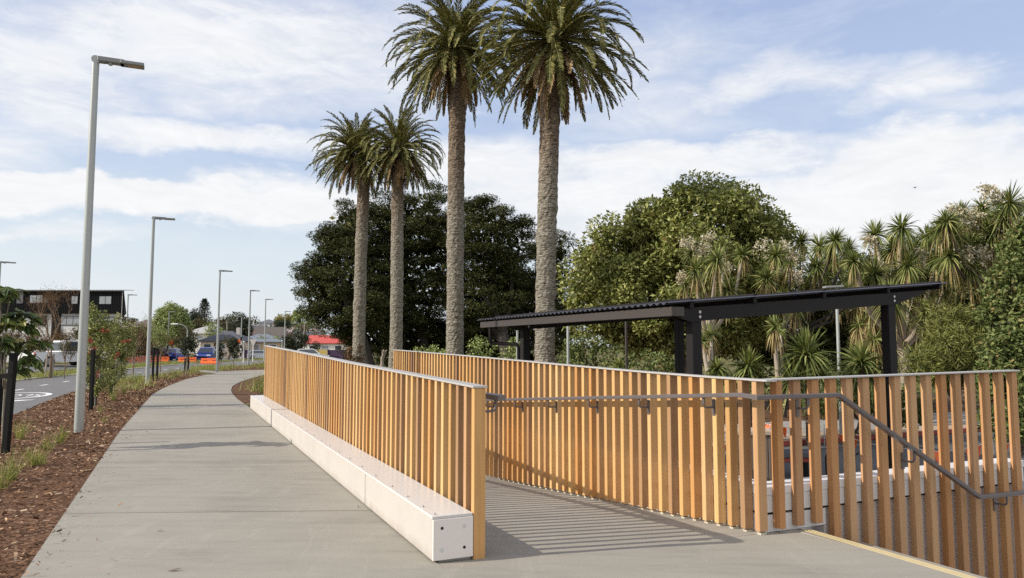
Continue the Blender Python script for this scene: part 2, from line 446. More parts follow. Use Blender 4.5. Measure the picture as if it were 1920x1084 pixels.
# ------------------------------------------------------------------ ground, path, beds, roads
def lines(*segs):
    o = []
    for a, b, st in segs: o += list(np.arange(a, b, st))
    return o
def build_ground():
    S = [-300, -120, -60, -30, -15, -8, -4, -2, -1] + lines((-0.2, 16, 0.8), (16, 60, 2), (60, 120, 5), (120, 460, 17), (460, 1000, 90)) + [1000, 1400, 2200]
    W = [-1600, -900, -600, -420, -300, -230, -180, -140, -110, -90, -75, -62] + lines((-52, -4, 2.0)) + [-3, -2, -1, 0.04, 0.09, 0.14, 0.2, 0.27, 0.34, 0.6, 1, 1.5, 2, 2.6] + lines((3, 26, 1.0), (26, 60, 4), (60, 120, 12)) + [120, 170, 240, 340, 500, 800, 1500]
    mb = MB(); vs = []
    for s in S:
        for w in W:
            p = SW(s, w); vs.append((p[0], p[1], ground(p[0], p[1]) - 0.03))
    n = len(W)
    fs = [(i * n + j + 1, i * n + j, (i + 1) * n + j, (i + 1) * n + j + 1)[::-1] for i in range(len(S) - 1) for j in range(n - 1)]
    mb.add(vs, [f[::-1] for f in fs], True)
    return tag(mb.build('ground', GROUND), kind='structure')
GO = build_ground()

def resample(P, n):
    P = np.array(P, float); d = np.r_[0, np.cumsum(np.linalg.norm(np.diff(P[:, :2], axis=0), axis=1))]
    t = np.linspace(0, d[-1], n)
    return np.stack([np.interp(t, d, P[:, k]) for k in range(P.shape[1])], 1)
def strip(name, A, B, m, n=24, k=4, off=0.0, even=True, zfun=None, kind='structure', skirt=0.0):
    """a sheet between the two polylines A and B that follows the ground"""
    A = resample(A, n) if even else np.array(A, float); B = resample(B, n) if even else np.array(B, float)
    n = len(A); vs = []; zf = zfun or ground
    for i in range(n):
        for j in range(k + 1):
            p = A[i] + (B[i] - A[i]) * j / k
            vs.append((p[0], p[1], zf(p[0], p[1]) + off))
    fs = [(i * (k + 1) + j, i * (k + 1) + j + 1, (i + 1) * (k + 1) + j + 1, (i + 1) * (k + 1) + j) for i in range(n - 1) for j in range(k)]
    a = np.array(vs[fs[0][1]]) - np.array(vs[fs[0][0]]); b = np.array(vs[fs[0][3]]) - np.array(vs[fs[0][0]])
    if np.cross(a, b)[2] < 0: fs = [f[::-1] for f in fs]
    mb = MB().add(vs, fs)
    if skirt:
        for j in (0, k):
            for i in range(n - 1):
                p, q = np.array(vs[i * (k + 1) + j]), np.array(vs[(i + 1) * (k + 1) + j]); d = np.array([0, 0, -skirt])
                mb.add([p, q, q + d, p + d], [(0, 1, 2, 3)])
    return tag(mb.build(name, m), kind=kind)

edgeL = [gp(*p) for p in [(285, 740), (300, 731), (317, 723), (349, 711), (382, 703.6), (406, 700.3), (423, 696), (460, 694.5), (492, 693.6), (540, 692.5)]]
edgeR = [SW(13.8, 0.03)] + [gp(*p) for p in [(446, 749), (435.5, 738), (433, 731.5), (436, 724), (446, 718), (453, 715), (470, 709.5), (492, 703.7), (540, 697)]]
WL = -2.54
pathL = [SW(s, WL) for s in (-9, -6, -4, -2, 0, 2, 4, 6, 8, 10)] + edgeL
pathR = [SW(s, 0.03) for s in (-9, -6, -4, -2, 0, 2, 4, 6, 8, 11)] + edgeR
strip('footpath', pathL, pathR, CONC, k=6, even=False, skirt=0.12)
def zland(x, y):
    p = np.array([x, y, 0]) - C0; s, w = p @ D1, p @ D2
    f = min(1.0, max(0.0, w / 2.72))
    return -0.03 * f - 0.079 * max(0.0, s + 0.365 - 0.4 * (1 - f))
NW = 3.22
strip('landing_paving', [SW(-9, 0.03), SW(-0.205, 0.03)], [SW(-9, NW), SW(-0.205, NW)], CONC, n=14, k=6, zfun=zland)
strip('ramp_paving', [SW(-0.205, 0.03), SW(12.4, 0.30)], [SW(-0.205, 2.83), SW(12.4, 2.83)], CONC2, n=40, k=6, zfun=zland)
strip('spur_path', [gp(*p) for p in [(406, 700.3), (385, 698.4), (362, 694.5)]], [gp(*p) for p in [(425, 696), (400, 695.4), (364, 692.6)]], CONC, n=6, k=2, off=-0.006)

cycR = [SW(-14, -7.0), SW(-3, -7.6)] + [gp(*p) for p in [(23, 780), (77.5, 756), (142, 733), (190, 719.5), (241, 708.6), (288, 703), (333, 697.3), (368, 692.8), (420, 687.5), (492, 682)]]
cycL = [SW(-14, -11.5), SW(4, -11.3)] + [gp(*p) for p in [(0, 718), (47.8, 712.3), (95, 707.6), (142, 703.3), (190, 697.8), (240, 692.8), (299.6, 687), (340, 683.6), (374, 681), (430, 678.5), (500, 676)]]
strip('cycle_path', cycR, cycL, ASPH, n=44, k=5, off=-0.004)
def shift(P, d):
    P = np.array(P, float); T = np.gradient(P[:, :2], axis=0); T = T / np.linalg.norm(T, axis=1, keepdims=True)
    Q = P.copy(); Q[:, 0] += -T[:, 1] * d; Q[:, 1] += T[:, 0] * d
    return Q
cl = resample(cycL, 44)
strip('cycle_path_kerb', cl, shift(cl, 0.22), KERB, n=44, k=1, off=0.05, skirt=0.1)

MB_A = pathL[:16]; bedR = np.array(MB_A)
strip('mulch_bed', resample(cycR[:10], 60), resample(pathL[:15], 60), MULCH, n=60, k=10, off=-0.014)
strip('mulch_bed', [gp(*p) for p in [(364, 692.4), (407, 695.8), (425, 695.6), (460, 694.2), (492, 693.3), (540, 692.2)]], [gp(*p) for p in [(363, 692), (407, 687.6), (430, 686), (460, 684), (492, 682), (540, 680)]], MULCH, n=12, k=3, off=-0.014)
bR = np.array(edgeR[:9]); bX = bR + 3.2 * np.array([1, 0.15, 0])[None]
strip('mulch_bed', bR, bX, MULCH, n=24, k=8, off=-0.014)
roadN = [gp(*p) for p in [(-160, 712), (0, 700.5), (100, 695), (227, 687), (300, 681.5), (350, 679), (400, 677.6), (450, 676.5), (520, 675.5)]]
roadF = [gp(*p) for p in [(-160, 690), (0, 688.2), (140, 685.8), (230, 677.2), (300, 674), (350, 672.8), (400, 671.8), (450, 671.2), (520, 670.6)]]
strip('road', roadN, roadF, ASPH2, n=40, k=4, off=-0.004)
rf = resample(roadF, 40)
strip('road_kerb', rf, shift(rf, 0.3), KERB, n=40, k=1, off=0.11, skirt=0.14)
# lower plaza on the right, beyond the stairs and under the canopy
def zp(x, y): return ground(x, y)
strip('plaza_asphalt', [SW(-6, 3.4), SW(9.5, 3.0)], [SW(-6, 26), SW(9.5, 26)], PAVE, n=10, k=10, off=-0.024)
strip('plaza_roadway', [SW(4.0, 3.1), SW(9.3, 3.1)], [SW(4.0, 22), SW(9.3, 22)], ASPH2, n=8, k=8, off=-0.012)
strip('plaza_paving', [SW(9.45, 3.0), SW(10.7, 3.0)], [SW(9.45, 30), SW(10.7, 30)], PAVEB, n=4, k=10, off=0.07, skirt=0.1)
strip('plaza_paving', [SW(10.72, 3.0), SW(13.6, 3.0)], [SW(10.72, 30), SW(13.6, 30)], PAVE, n=4, k=10, off=0.06)
tag(MB().obox(SW(9.3, 3.0, -1.03), 27 * D2, 0.14 * D1, (0, 0, 0.11)).build('red_kerb', REDK), kind='structure')
strip('mulch_bank', [SW(13.65, 3.0), SW(24, 3.0)], [SW(13.65, 34), SW(24, 34)], MULCH, n=14, k=14, off=0.05)

# painted marks on the cycle path
def flat_quad(name, pts, m, off):
    mb = MB(); vs = [(p[0], p[1], ground(p[0], p[1]) + off) for p in pts]
    mb.add(vs, [tuple(range(len(vs)))])
    return mb
for (u, v) in [(35, 731), (82.6, 722), (124, 715.8), (261, 698.6), (310.5, 692.8), (333, 690.6), (365, 686.7), (380, 684.8), (393.5, 683.7), (-30, 744)]:
    p = gp(u, v)
    # direction of the path there
    k = np.argmin([np.linalg.norm(q[:2] - p[:2]) for q in cl]); k = min(max(k, 1), 42)
    t = unit((cl[k + 1] - cl[k - 1])[:2]); t = np.array([t[0], t[1], 0]); nrm = np.array([-t[1], t[0], 0])
    o = p - t * 0.55
    mb = flat_quad('', [o - nrm * 0.06, o + nrm * 0.06, o + t * 1.1 + nrm * 0.06, o + t * 1.1 - nrm * 0.06], None, 0.002)
    tag(mb.build('lane_dash', ROADPAINT), kind='structure')
cen = np.array([-15.35, 22.6]); th = math.atan2(0.91, -0.40)
TX = np.array([math.cos(th), math.sin(th)]); TY = np.array([-TX[1], TX[0]])      # along travel / to its left
def mark(pts):
    return [np.array([*(cen + a * TX + b * TY), 0]) for a, b in pts]
mb = MB()
N = 48
for i in range(N):
    q = []
    for a in (i, i + 1):
        ph = 2 * PI * a / N
        for r in (1.0, 0.88): q.append((1.75 * r * math.cos(ph), 1.02 * (r if r == 1 else 0.84) * math.sin(ph)))
    P = mark([q[0], q[2], q[3], q[1]]); mb.add([(p[0], p[1], ground(p[0], p[1]) + 0.002) for p in P], [(0, 1, 2, 3)])
tag(mb.build('painted_oval', ROADPAINT), kind='structure')
cu = bpy.data.curves.new('slow_lettering', 'FONT'); cu.body = 'SLOW'; cu.align_x = 'CENTER'; cu.align_y = 'CENTER'; cu.size = 1.0
tmp = bpy.data.objects.new('tmp', cu); col.objects.link(tmp)
bpy.context.view_layer.update()
me = bpy.data.meshes.new_from_object(tmp); bpy.data.objects.remove(tmp)
cz = ground(*cen) + 0.003
for vtx in me.vertices:
    # rotated to be read by riders coming towards the camera
    a, b = -vtx.co.y * 1.75, vtx.co.x * 0.58
    p = cen + a * TX + b * TY
    vtx.co = (p[0], p[1], cz)
tag(link_mesh('slow_lettering', me, ROADPAINT, None), kind='structure')
mb = MB()
for pts in ([(-2.3, -1.0), (-2.3, -0.75), (-3.4, 0.05), (-3.4, -0.2)], [(-2.3, 1.0), (-2.3, 0.75), (-3.4, -0.05), (-3.4, 0.2)], [(-2.3, -1.0), (-2.3, 1.0), (-2.5, 0.9), (-2.5, -0.9)]):
    P = mark(pts); mb.add([(p[0], p[1], ground(p[0], p[1]) + 0.002) for p in P], [(0, 1, 2, 3)])
tag(mb.build('painted_triangle', ROADPAINT), kind='structure')

# ------------------------------------------------------------------ white plinth
PH, PL, PW = 0.317, 13.95, 0.2987
t = thing('plinth', 'long low white plinth with bolted top between the footpath and the slat fence', 'plinth', SW(0, 0))
js = [0.0, 2.02, 8.45, 13.62, PL]
for a, b in zip(js[:-1], js[1:]):
    MB().bbox(SW(a + (0.010 if a else 0.012), 0.0, 0.012), D1 * (b - a - (0.020 if a else 0.022)), D2 * 0.05, (0, 0, PH - 0.040), 0.003).build('front_panel', PLINTH, t)
MB().obox(SW(0.02, 0.052, -0.2), D1 * (PL - 0.03), D2 * 0.235, (0, 0, PH + 0.17)).build('core', STEEL, t)
for a, b in ((0.0, 2.02), (2.024, 8.45), (8.454, 13.62), (13.624, PL)):
    MB().bbox(SW(a, -0.006, PH - 0.022), D1 * (b - a), D2 * (PW + 0.006), (0, 0, 0.022), 0.003).build('top_panel', PLTOP, t)
ep = MB().bbox(SW(-0.008, 0.0, 0.014), D1 * 0.018, D2 * PW, (0, 0, PH - 0.037), 0.002).build('end_plate', ENDP, t)
for w, z, dark in ((0.065, 0.232, 1), (0.232, 0.232, 0), (0.065, 0.085, 0), (0.232, 0.085, 1)):
    if dark:
        MB().cyl(SW(-0.006, w, z), SW(-0.0095, w, z), 0.011, 14).build('bolt_hole', DARKHOLE, ep)
    else:
        h = MB().cyl(SW(-0.006, w, z), SW(-0.0095, w, z), 0.0155, 18).cyl(SW(-0.009, w, z), SW(-0.0105, w, z), 0.004, 8).build('bolt_cover', PLTOP, ep)
for i, s in enumerate([0.05, 0.32, 0.72] + [1.18 + 0.56 * k for k in range(23)]):
    if s < PL - 0.1:
        MB().lathe(SW(s, 0.028, PH), [(0.009, 0), (0.009, 0.006), (0.006, 0.012), (0.0055, 0.014)], 8).build('top_bolt', STEEL, t)

# ------------------------------------------------------------------ slat fences
def topL(s): return float(np.interp(s, [0, 1.77, 4.42, 5.55, 7.8, 14.2], [1.200, 1.238, 1.292, 1.322, 1.375, 1.516]))
def topB(tt): return float(np.interp(tt, [0, 0.785, 1.72, 3.6, 4.33, 7.02, 11.4], [1.2128, 1.2175, 1.2297, 1.2665, 1.284, 1.341, 1.4215]))
def rect_sweep(pts, wd, hg, mb, chamfer=0.004):
    pts = [np.array(p, float) for p in pts]; n = len(pts); rings = []
    for i, p in enumerate(pts):
        a = pts[i] - pts[i - 1] if i else pts[1] - pts[0]; b = pts[i + 1] - pts[i] if i < n - 1 else a
        a = a / np.linalg.norm(a); b = b / np.linalg.norm(b); tt = unit(a + b)
        side = np.cross(tt, UP); side /= np.linalg.norm(side); up = np.cross(side, tt)
        k = 1 / max(0.5, float(np.dot(a, tt)))
        hz = abs(np.cross(a[:2], b[:2])) > 1e-4
        ks, ku = (k, 1) if hz else (1, k)
        c = chamfer; x, y = wd / 2, hg / 2
        prof = [(-x + c, -y), (x - c, -y), (x, -y + c), (x, y - c), (x - c, y), (-x + c, y), (-x, y - c), (-x, -y + c)]
        rings.append([p + side * q[0] * ks + up * q[1] * ku for q in prof])
    vs = [v for r in rings for v in r]; m = 8
    fs = [(i * m + k, i * m + (k + 1) % m, (i + 1) * m + (k + 1) % m, (i + 1) * m + k) for i in range(n - 1) for k in range(m)]
    fs += [tuple(range(m))[::-1], tuple(range((n - 1) * m, n * m))]
    return mb.add(vs, [f[::-1] for f in fs])

# fence on the plinth side
fl = thing('slat_fence', 'cedar slat fence rising behind the white plinth, nearest to the footpath', 'fence', SW(0, PW))
m1 = MB(); cap = MB()
NS = 82
for n in range(1, NS):
    s = 0.034 + 0.1713 * n
    if s > 14.0: break
    zb = zland(*SW(s, 0.36)[:2]) + 0.03
    j = RND.uniform(-0.0025, 0.0025)
    m1.bbox(SW(s - 0.052, PW + 0.004 + j, zb), D1 * 0.052, D2 * 0.088, (0, 0, topL(s) - zb), 0.003)
m1.build('slat_panel', WOOD, fl)
MB().bbox(SW(-0.004, PW + 0.006, -0.022), D1 * 0.055, D2 * 0.09, (0, 0, topL(0) + 0.022), 0.003).build('end_post', WOOD, fl)
ss = [-0.012, 1.77, 4.42, 5.55, 7.8, 14.06]
rect_sweep([SW(s, PW + 0.05, topL(max(s, 0)) + 0.008) for s in ss], 0.112, 0.014, cap, 0.002)
cap.build('cap_rail', CAPM, fl)
mb = MB()
for z in (0.22, 0.95):
    mb.obox(SW(0.05, PW + 0.0925, z), D1 * 4.0 - UP * 0.28 * (z < 0.5) + UP * 0.09 * (z > 0.5), D2 * 0.012, (0, 0, 0.05))
def bracket(parent, base, out, z, arm=0.115, drop=0.105):
    """base: point on the slat face below the rail; out: unit vector to the rail side"""
    b = MB(); side = np.cross(UP, out)
    b.obox(base - side * 0.017 + UP * (z - drop - 0.075), side * 0.034, out * 0.006, (0, 0, 0.15))
    pts = [base + UP * (z - drop)]
    for a in np.linspace(0, PI / 2, 6):
        pts.append(base + out * (arm - 0.035 + 0.035 * math.sin(a)) + UP * (z - drop + 0.035 * (1 - math.cos(a))))
    pts.append(base + out * arm + UP * (z - 0.018))
    b.tube(pts, 0.0095, 8)
    b.obox(base + out * (arm - 0.005) - side * 0.015 + UP * (z - 0.07), side * 0.03, out * 0.01, (0, 0, 0.055))
    return b.build('rail_bracket', RAILM, parent)
zr0 = 1.123
def zrl(s): return zr0 - 0.0735 * max(0, s - 0.3)
hl = rect_sweep([SW(0.0, 0.525, zr0), SW(0.3, 0.525, zr0), SW(11.5, 0.525, zrl(11.5))], 0.062, 0.042, MB()).build('handrail', RAILM, fl)
for s in (0.12, 1.2, 2.3, 3.4, 4.5, 5.6): bracket(hl, SW(s, PW + 0.096), D2, zrl(s), arm=0.13)

# fence across the ramp
BW, BS = 2.7186, -0.365
fb = thing('slat_fence', 'cedar slat fence on the far side of the ramp, under the black canopy', 'fence', SW(BS, BW))
m1 = MB()
for n in range(1, 69):
    tt = n * 0.1663; s = BS + tt
    zb = zland(*SW(s, BW)[:2]) + 0.030
    j = RND.uniform(-0.0025, 0.0025)
    m1.bbox(SW(s - 0.055, BW + j, zb), D1 * 0.055, D2 * 0.09, (0, 0, topB(tt) - zb), 0.003)
m1.build('slat_panel', WOOD, fb)
tts = [-0.02, 0.785, 1.72, 3.6, 4.33, 7.02, 11.36]
rect_sweep([SW(BS + a, BW + 0.045, topB(max(a, 0)) + 0.008) for a in tts], 0.112, 0.014, MB(), 0.002).build('cap_rail', CAPM, fb)
for n in range(1, 34):
    s = BS + n * 0.1663
    MB().obox(SW(s - 0.050, BW + 0.018, zland(*SW(s, BW)[:2])), D1 * 0.044, D2 * 0.066, (0, 0, 0.018)).build('foot_bracket', KERB, fb)
def zrb(s): return 1.10 - 0.0735 * max(0, s + 0.19)
RWd = BW - 0.118
hb = rect_sweep([SW(10.4, RWd, zrb(10.4)), SW(-0.19, RWd, 1.10), SW(-0.40, RWd, 1.092), ], 0.055, 0.036, MB()).build('handrail', RAILM, fb)
for n in (4, 10, 16, 22, 28, 34):
    s = BS + n * 0.1663 - 0.0275
    bracket(hb, SW(s, BW - 0.001), -D2, zrb(s), arm=0.117)

# fence beside the stairs
RS, RW = -0.204, 2.904
fr = thing('slat_fence', 'wide spaced cedar slat fence running down beside the stairs with a sloping handrail', 'fence', SW(RS, RW))
offs = [0.008, 0.195, 0.384, 0.569, 0.748, 0.934, 1.12, 1.297, 1.485, 1.677, 1.867, 2.054, 2.244, 2.443, 2.64, 2.834]
m1 = MB()
for i, o in enumerate(offs):
    w = RW + 1.13 * o
    zb = -0.004 if i < 3 else -1.06
    zt = 1.2125 + 0.012 * o
    dep = 0.080 if i == 0 else 0.060
    m1.bbox(SW(RS - dep, w, zb), D1 * dep, D2 * (0.064 if i == 0 else 0.082), (0, 0, zt - zb), 0.003)
m1.build('slat_panel', WOODR, fr)
rect_sweep([SW(RS - 0.035, BW - 0.01, 1.221), SW(RS - 0.035, RW + 1.13 * 2.834 + 0.09, 1.2125 + 0.034 + 0.008)], 0.11, 0.014, MB(), 0.002).build('cap_rail', CAPM, fr)
hs = RS - 0.19
hr = rect_sweep([SW(hs, RWd - 0.028, 1.092), SW(hs, 3.50, 1.086), SW(hs, 5.30, 0.078), SW(hs, 6.9, 0.050)], 0.055, 0.036, MB()).build('handrail', RAILM, fr)
def zrr(w): return float(np.interp(w, [2.6, 3.50, 5.30, 6.9], [1.092, 1.086, 0.078, 0.05]))
for w in (3.155, 4.43, 5.72): bracket(hr, SW(RS - 0.065, w), -D1, zrr(w) - 0.004, arm=0.12)

# stairs down to the plaza
st = thing('concrete_stairs', 'concrete stairs dropping from the landing with yellow striped edge', 'stairs', SW(-0.3, NW))
for k in range(6):
    z = -0.03 - 0.167 * k
    L = 4.5
    sb = MB().bbox(SW(-0.30, NW + (0.3 * k if k else -0.12), z - 0.3 - (0 if k else 0.004)), -D1 * L, D2 * (0.3 if k else 0.12), (0, 0, 0.3), 0.004).build('step', CONC2, st)
    e = NW + 0.3 * k
    for q in range(3):
        MB().obox(SW(-0.302, e - 0.022 - q * 0.032, z + 0.0005), -D1 * (L - 0.05), D2 * 0.016, (0, 0, 0.0035)).build('nosing_strip', NOSE, sb)

# white boarded retaining wall behind the two fences
wl = thing('retaining_wall', 'low white boarded retaining wall showing behind the stair fence slats', 'wall', SW(-0.2, 2.815))
def wallrun(z0, z1, o, m, name, dz=0.0, p=None):
    b = MB()
    b.bbox(SW(-0.2 + o, 2.815 + o, z0), D1 * 10.0, D2 * (0.2 - 2 * o), (0, 0, z1 - z0), 0.003)
    b.bbox(SW(-0.2 + o, 3.02 - o, z0), D1 * (0.2 - 2 * o), D2 * 3.3, (0, 0, z1 - z0), 0.003)
    return b.build(name, m, wl)
wallrun(0.262, 0.33, -0.006, WBOARD, 'coping')
wallrun(0.118, 0.260, 0.0, WBOARD, 'board')
wallrun(0.10, 0.117, 0.02, DARKHOLE, 'joint')
b = MB(); b.bbox(SW(-0.2, 2.815, -0.042), D1 * 10, D2 * 0.2, (0, 0, 0.14), 0.003).bbox(SW(-0.2, 3.02, -0.042), D1 * 0.2, D2 * 0.5, (0, 0, 0.14), 0.003).build('board', WBOARD, wl)
b = MB(); b.obox(SW(-0.19, 2.825, -1.1), D1 * 9.9, D2 * 0.18, (0, 0, 1.055)).obox(SW(-0.17, 3.525, -1.1), D1 * 0.14, D2 * 2.7, (0, 0, 1.197)).build('base', ENDP, wl)
# ------------------------------------------------------------------ copies
KIDS = {}
def copy_tree(o, parent=None, loc=None):
    c = o.copy(); col.objects.link(c)
    if parent is not None: c.parent = parent
    if loc is not None: c.location = tuple(float(a) for a in loc)
    for ch in list(o.children): copy_tree(ch, c)
    return c

# ------------------------------------------------------------------ path lamps
def make_lamp(label, loc, H=6.8, group='path lamps along the footpath', name='street_lamp', rb=0.078, rt=0.055):
    t = thing(name, label, 'street lamp', (0, 0, 0), group)
    MB().tube([(0, 0, -0.15), (0, 0, 0.0), (0, 0, H - 0.30)], [rb, rb, rt + 0.004], 20).build('pole', POLE, t)
    c = MB().lathe((0, 0, 0), [(rt + 0.006, H - 0.30), (rt + 0.006, H - 0.02)], 20)
    c.tube([-D2 * 0.0 + UP * (H - 0.02) + np.cross(UP, D2) * 0.062, UP * (H - 0.02) - np.cross(UP, D2) * 0.062], 0.07, 20)
    c.build('collar', POLE, t)
    sd = np.cross(UP, D2); h = MB()
    o = UP * (H - 0.045)
    h.bbox(o - sd * 0.085 + D2 * 0.03, D2 * 0.44, sd * 0.17, UP * 0.085, 0.008)
    h.bbox(o - sd * 0.115 + D2 * 0.40, D2 * 0.40, sd * 0.23, UP * 0.062, 0.008)
    h.bbox(o - sd * 0.06 + D2 * 0.06 - UP * 0.012, D2 * 0.10, sd * 0.12, UP * 0.02, 0.004)
    hh = h.build('lamp_head', HEAD, t)
    MB().obox(o - sd * 0.085 + D2 * 0.53 - UP * 0.005, D2 * 0.22, sd * 0.17, UP * 0.008).build('lens', LENS, hh)
    MB().lathe(o + D2 * 0.24 - UP * 0.04, [(0.03, 0), (0.045, 0.02), (0.045, 0.045)], 14).build('sensor', POLE, hh)
    t.location = tuple(loc)
    return t
lp = [((147.5, 809), 'nearest grey street lamp, standing in the bark mulch at the left of the footpath'),
      ((276, 720), 'grey street lamp in the mulch where the footpath starts to bend, second from the camera'),
      ((406.5, 696), 'grey street lamp at the corner where the spur joins the footpath'),
      ((465.5, 690), 'grey street lamp just left of the far end of the plinth fence'),
      ((495, 686), 'grey street lamp rising right behind the far end of the plinth fence'),
      ((532.5, 681), 'farthest short looking street lamp behind the plinth fence beside a yellow tree')]
base = None
depth = [None, 29.6, 49, 66, 81, 103]
for (p, lab), Y in zip(lp, depth):
    q = gp(*p) if Y is None else at(p[0], p[1], Y)
    q[2] = ground(q[0], q[1])
    if base is None: base = make_lamp(lab, q)
    else:
        o = copy_tree(base, None, q); o['label'] = lab
for (u, Y, lab) in ((-9, 44, 'street lamp with only its head poking in at the left edge of the picture'), (236, 72, 'street lamp standing at the right end of the black apartment building'),):
    q = at(u, 660, Y); q[2] = 6.62 - 6.8 if Y == 44 else 6.62 - 6.8
    o = copy_tree(base, None, q); o['label'] = lab

# crossing beacons: lamp poles with a striped lower part and an orange disc
def beacon(u, Y, vt, label, sgn):
    q = at(u, 660, Y); q[2] = ground(q[0], q[1]); top = at(u, vt, Y)[2] - q[2]
    t = thing('crossing_beacon', label, 'crossing beacon', q, 'pedestrian crossing beacons')
    MB().tube([q + UP * 2.7, q + UP * top], 0.06, 8).build('pole', POLE, t)
    for k in range(6):
        MB().cyl(q + UP * (0.45 * k), q + UP * (0.45 * (k + 1)), 0.085, 10).build('pole_band', STAKE if k % 2 else WHITE, t)
    MB().bbox(q + np.array([0.0 if sgn > 0 else -0.75, -0.1, top - 0.03]), (0.75, 0, 0), (0, 0.2, 0), (0, 0, 0.08), 0.01).build('lamp_head', HEAD, t)
    c = q + np.array([0.30 * sgn, -0.1, 2.55 - 0.4])
    MB().tube([c, c + np.array([0, 0.05, 0])], 0.30, 20).build('orange_disc', ORANGE, t)
beacon(314, 82, 585, 'striped beacon pole with orange disc beside the blue hatchback', 1)
beacon(451.5, 84, 594, 'striped beacon pole with orange disc near the white give way sign', -1)
# old curved street light
q = at(350, 660, 105); q[2] = ground(q[0], q[1])
t = thing('curved_street_light', 'old grey street light with a curved arm and pale head over the junction', 'street lamp', q)
top = at(350, 617, 105)[2]
MB().tube([q, (q[0], q[1], top - 0.3)] + [(q[0] - 1.5 * a * a, q[1], top - 0.3 + 1.0 * math.sin(a * PI / 2)) for a in np.linspace(0.15, 1, 6)], [0.09, 0.07] + [0.05] * 6, 8).build('pole', POLE, t)
MB().bbox((q[0] - 2.4, q[1] - 0.15, top + 0.62), (1.0, 0, 0), (0, 0.3, 0), (0, 0, 0.18), 0.05).build('lamp_head', WHITE, t)
# give way sign seen from behind and white marker posts
q = at(474.5, 660, 78); q[2] = ground(q[0], q[1])
t = thing('give_way_sign', 'pale triangular give way sign seen from behind on a white post', 'road sign', q)
zz = at(474.5, 641, 78)[2]
MB().cyl(q, (q[0], q[1], zz), 0.05, 8).build('post', WHITE, t)
MB().prism([(q[0] - 0.42, q[1] - 0.05, zz + 0.28), (q[0] + 0.42, q[1] - 0.05, zz + 0.28), (q[0] + 0.06, q[1] - 0.05, zz - 0.42), (q[0] - 0.06, q[1] - 0.05, zz - 0.42)], (0, 0.02, 0)).build('sign_plate', CAPM, t)
for u, Y, vt, lab in ((457, 76, 640, 'plain white marker post left of the give way sign'), (528.5, 90, 638, 'white post behind the far end of the plinth fence'), (653, 60, 651, 'thin white post with round cap in front of the leftmost palm trunk')):
    q = at(u, 660, Y); q[2] = ground(q[0], q[1]); z = at(u, vt, Y)[2] - q[2]
    t = MB().lathe(q, [(0.06, 0), (0.06, z - 0.12), (0.10, z - 0.1), (0.10, z - 0.02), (0.03, z)], 10).build('marker_post', WHITE); tag(t, lab, 'post')
for u, Y, vt, lab in ((424, 140, 600, 'wooden power pole behind the bushy small street tree'), (511, 180, 604, 'thin power pole by the cream two storey house'), (570, 120, 605, 'slender pale pole left of the red roofed house')):
    q = at(u, 660, Y); q[2] = ground(q[0], q[1]); z = at(u, vt, Y)[2]
    t = thing('power_pole', lab, 'power pole', q)
    MB().tube([q, (q[0], q[1], z)], [0.14, 0.09], 8).build('pole', BARKP, t)
    MB().box(q[0], q[1], z - 0.5, 2.0, 0.1, 0.12).build('cross_arm', BARK, t)

for (u0, v0, Y0_), (u1, v1, Y1_), lab in (((424, 601, 140), (570, 606, 120), 'sagging power line between the wooden pole and the slender pale pole'), ((424, 603, 140), (511, 606, 180), 'thin power line running back to the pole by the cream house'), ((424, 602, 140), (250, 606, 150), 'thin power line running left from the wooden pole')):
    a, b = at(u0, v0, Y0_), at(u1, v1, Y1_)
    o = MB().tube([a + (b - a) * f - UP * 0.9 * (1 - (2 * f - 1) ** 2) for f in np.linspace(0, 1, 13)], 0.022, 4).build('power_line', STAKE); tag(o, lab, 'power line')
# ------------------------------------------------------------------ black canopy on posts
K = 1.0
NL = np.array([2.487, 10.0, 0.0])
PZ = -1.03
t = thing('canopy_shelter', 'black steel canopy with corrugated roof on square posts behind the ramp fence', 'shelter', NL + UP * PZ)
def CPT(q, L, z): return NL + q * D2 + L * D1 + z * UP
def zb_(q): return 1.845 + 0.083 * q                      # underside of the portal beams
for L in (0.0, 5.33):
    for q in (0.0, 3.845):
        MB().bbox(CPT(q - 0.08, L - 0.075, PZ), D2 * 0.16, D1 * 0.15, (0, 0, zb_(q) - PZ + 0.03), 0.006).build('post', BLACKM, t)
    qs = [(-0.40, 0.10), (-0.12, 0.0), (3.95, 0.0), (4.62, 0.15)]
    poly = [CPT(q, L - 0.095, zb_(q) + d) for q, d in qs] + [CPT(4.62, L - 0.095, zb_(4.62) + 0.185), CPT(-0.40, L - 0.095, zb_(-0.4) + 0.185)]
    bm_ = MB().prism(poly, D1 * 0.02).prism([p + D1 * 0.17 for p in poly], D1 * 0.02).build('portal_beam', BLACKM, t)
    for q in (0.0, 3.845):
        for dz in (0.06, 0.125):
            c = CPT(q + 0.03, L - 0.095, zb_(q) + dz)
            MB().cyl(c, c - D1 * 0.012, 0.021, 12).build('bolt', STEEL, bm_)
for q in (-0.12, 0.99, 2.34, 3.72, 4.95):
    MB().bbox(CPT(q - 0.03, -0.13, zb_(q) + 0.187), D2 * 0.06, D1 * 6.68, (0, 0, 0.135), 0.004).build('purlin', BLACKM, t)
MB().bbox(CPT(-0.47, -0.14, 1.905), D2 * 0.05, D1 * 6.74, (0, 0, 0.125), 0.004).bbox(CPT(-0.42, -0.14, 1.905), D2 * 0.16, D1 * 0.03, (0, 0, 0.125), 0.003).build('side_fascia', BRNZ, t)
vs = []; fs = []; n = 46 * 6
for i in range(n + 1):
    L = -0.16 + 6.80 * i / n; zo = 0.017 * math.sin(2 * PI * i / 6)
    for k, q in enumerate((-0.53, 5.08)):
        for dz in (0.0, 0.006): vs.append(CPT(q, L, 2.072 + 0.083 * (q + 0.53) + zo + dz))
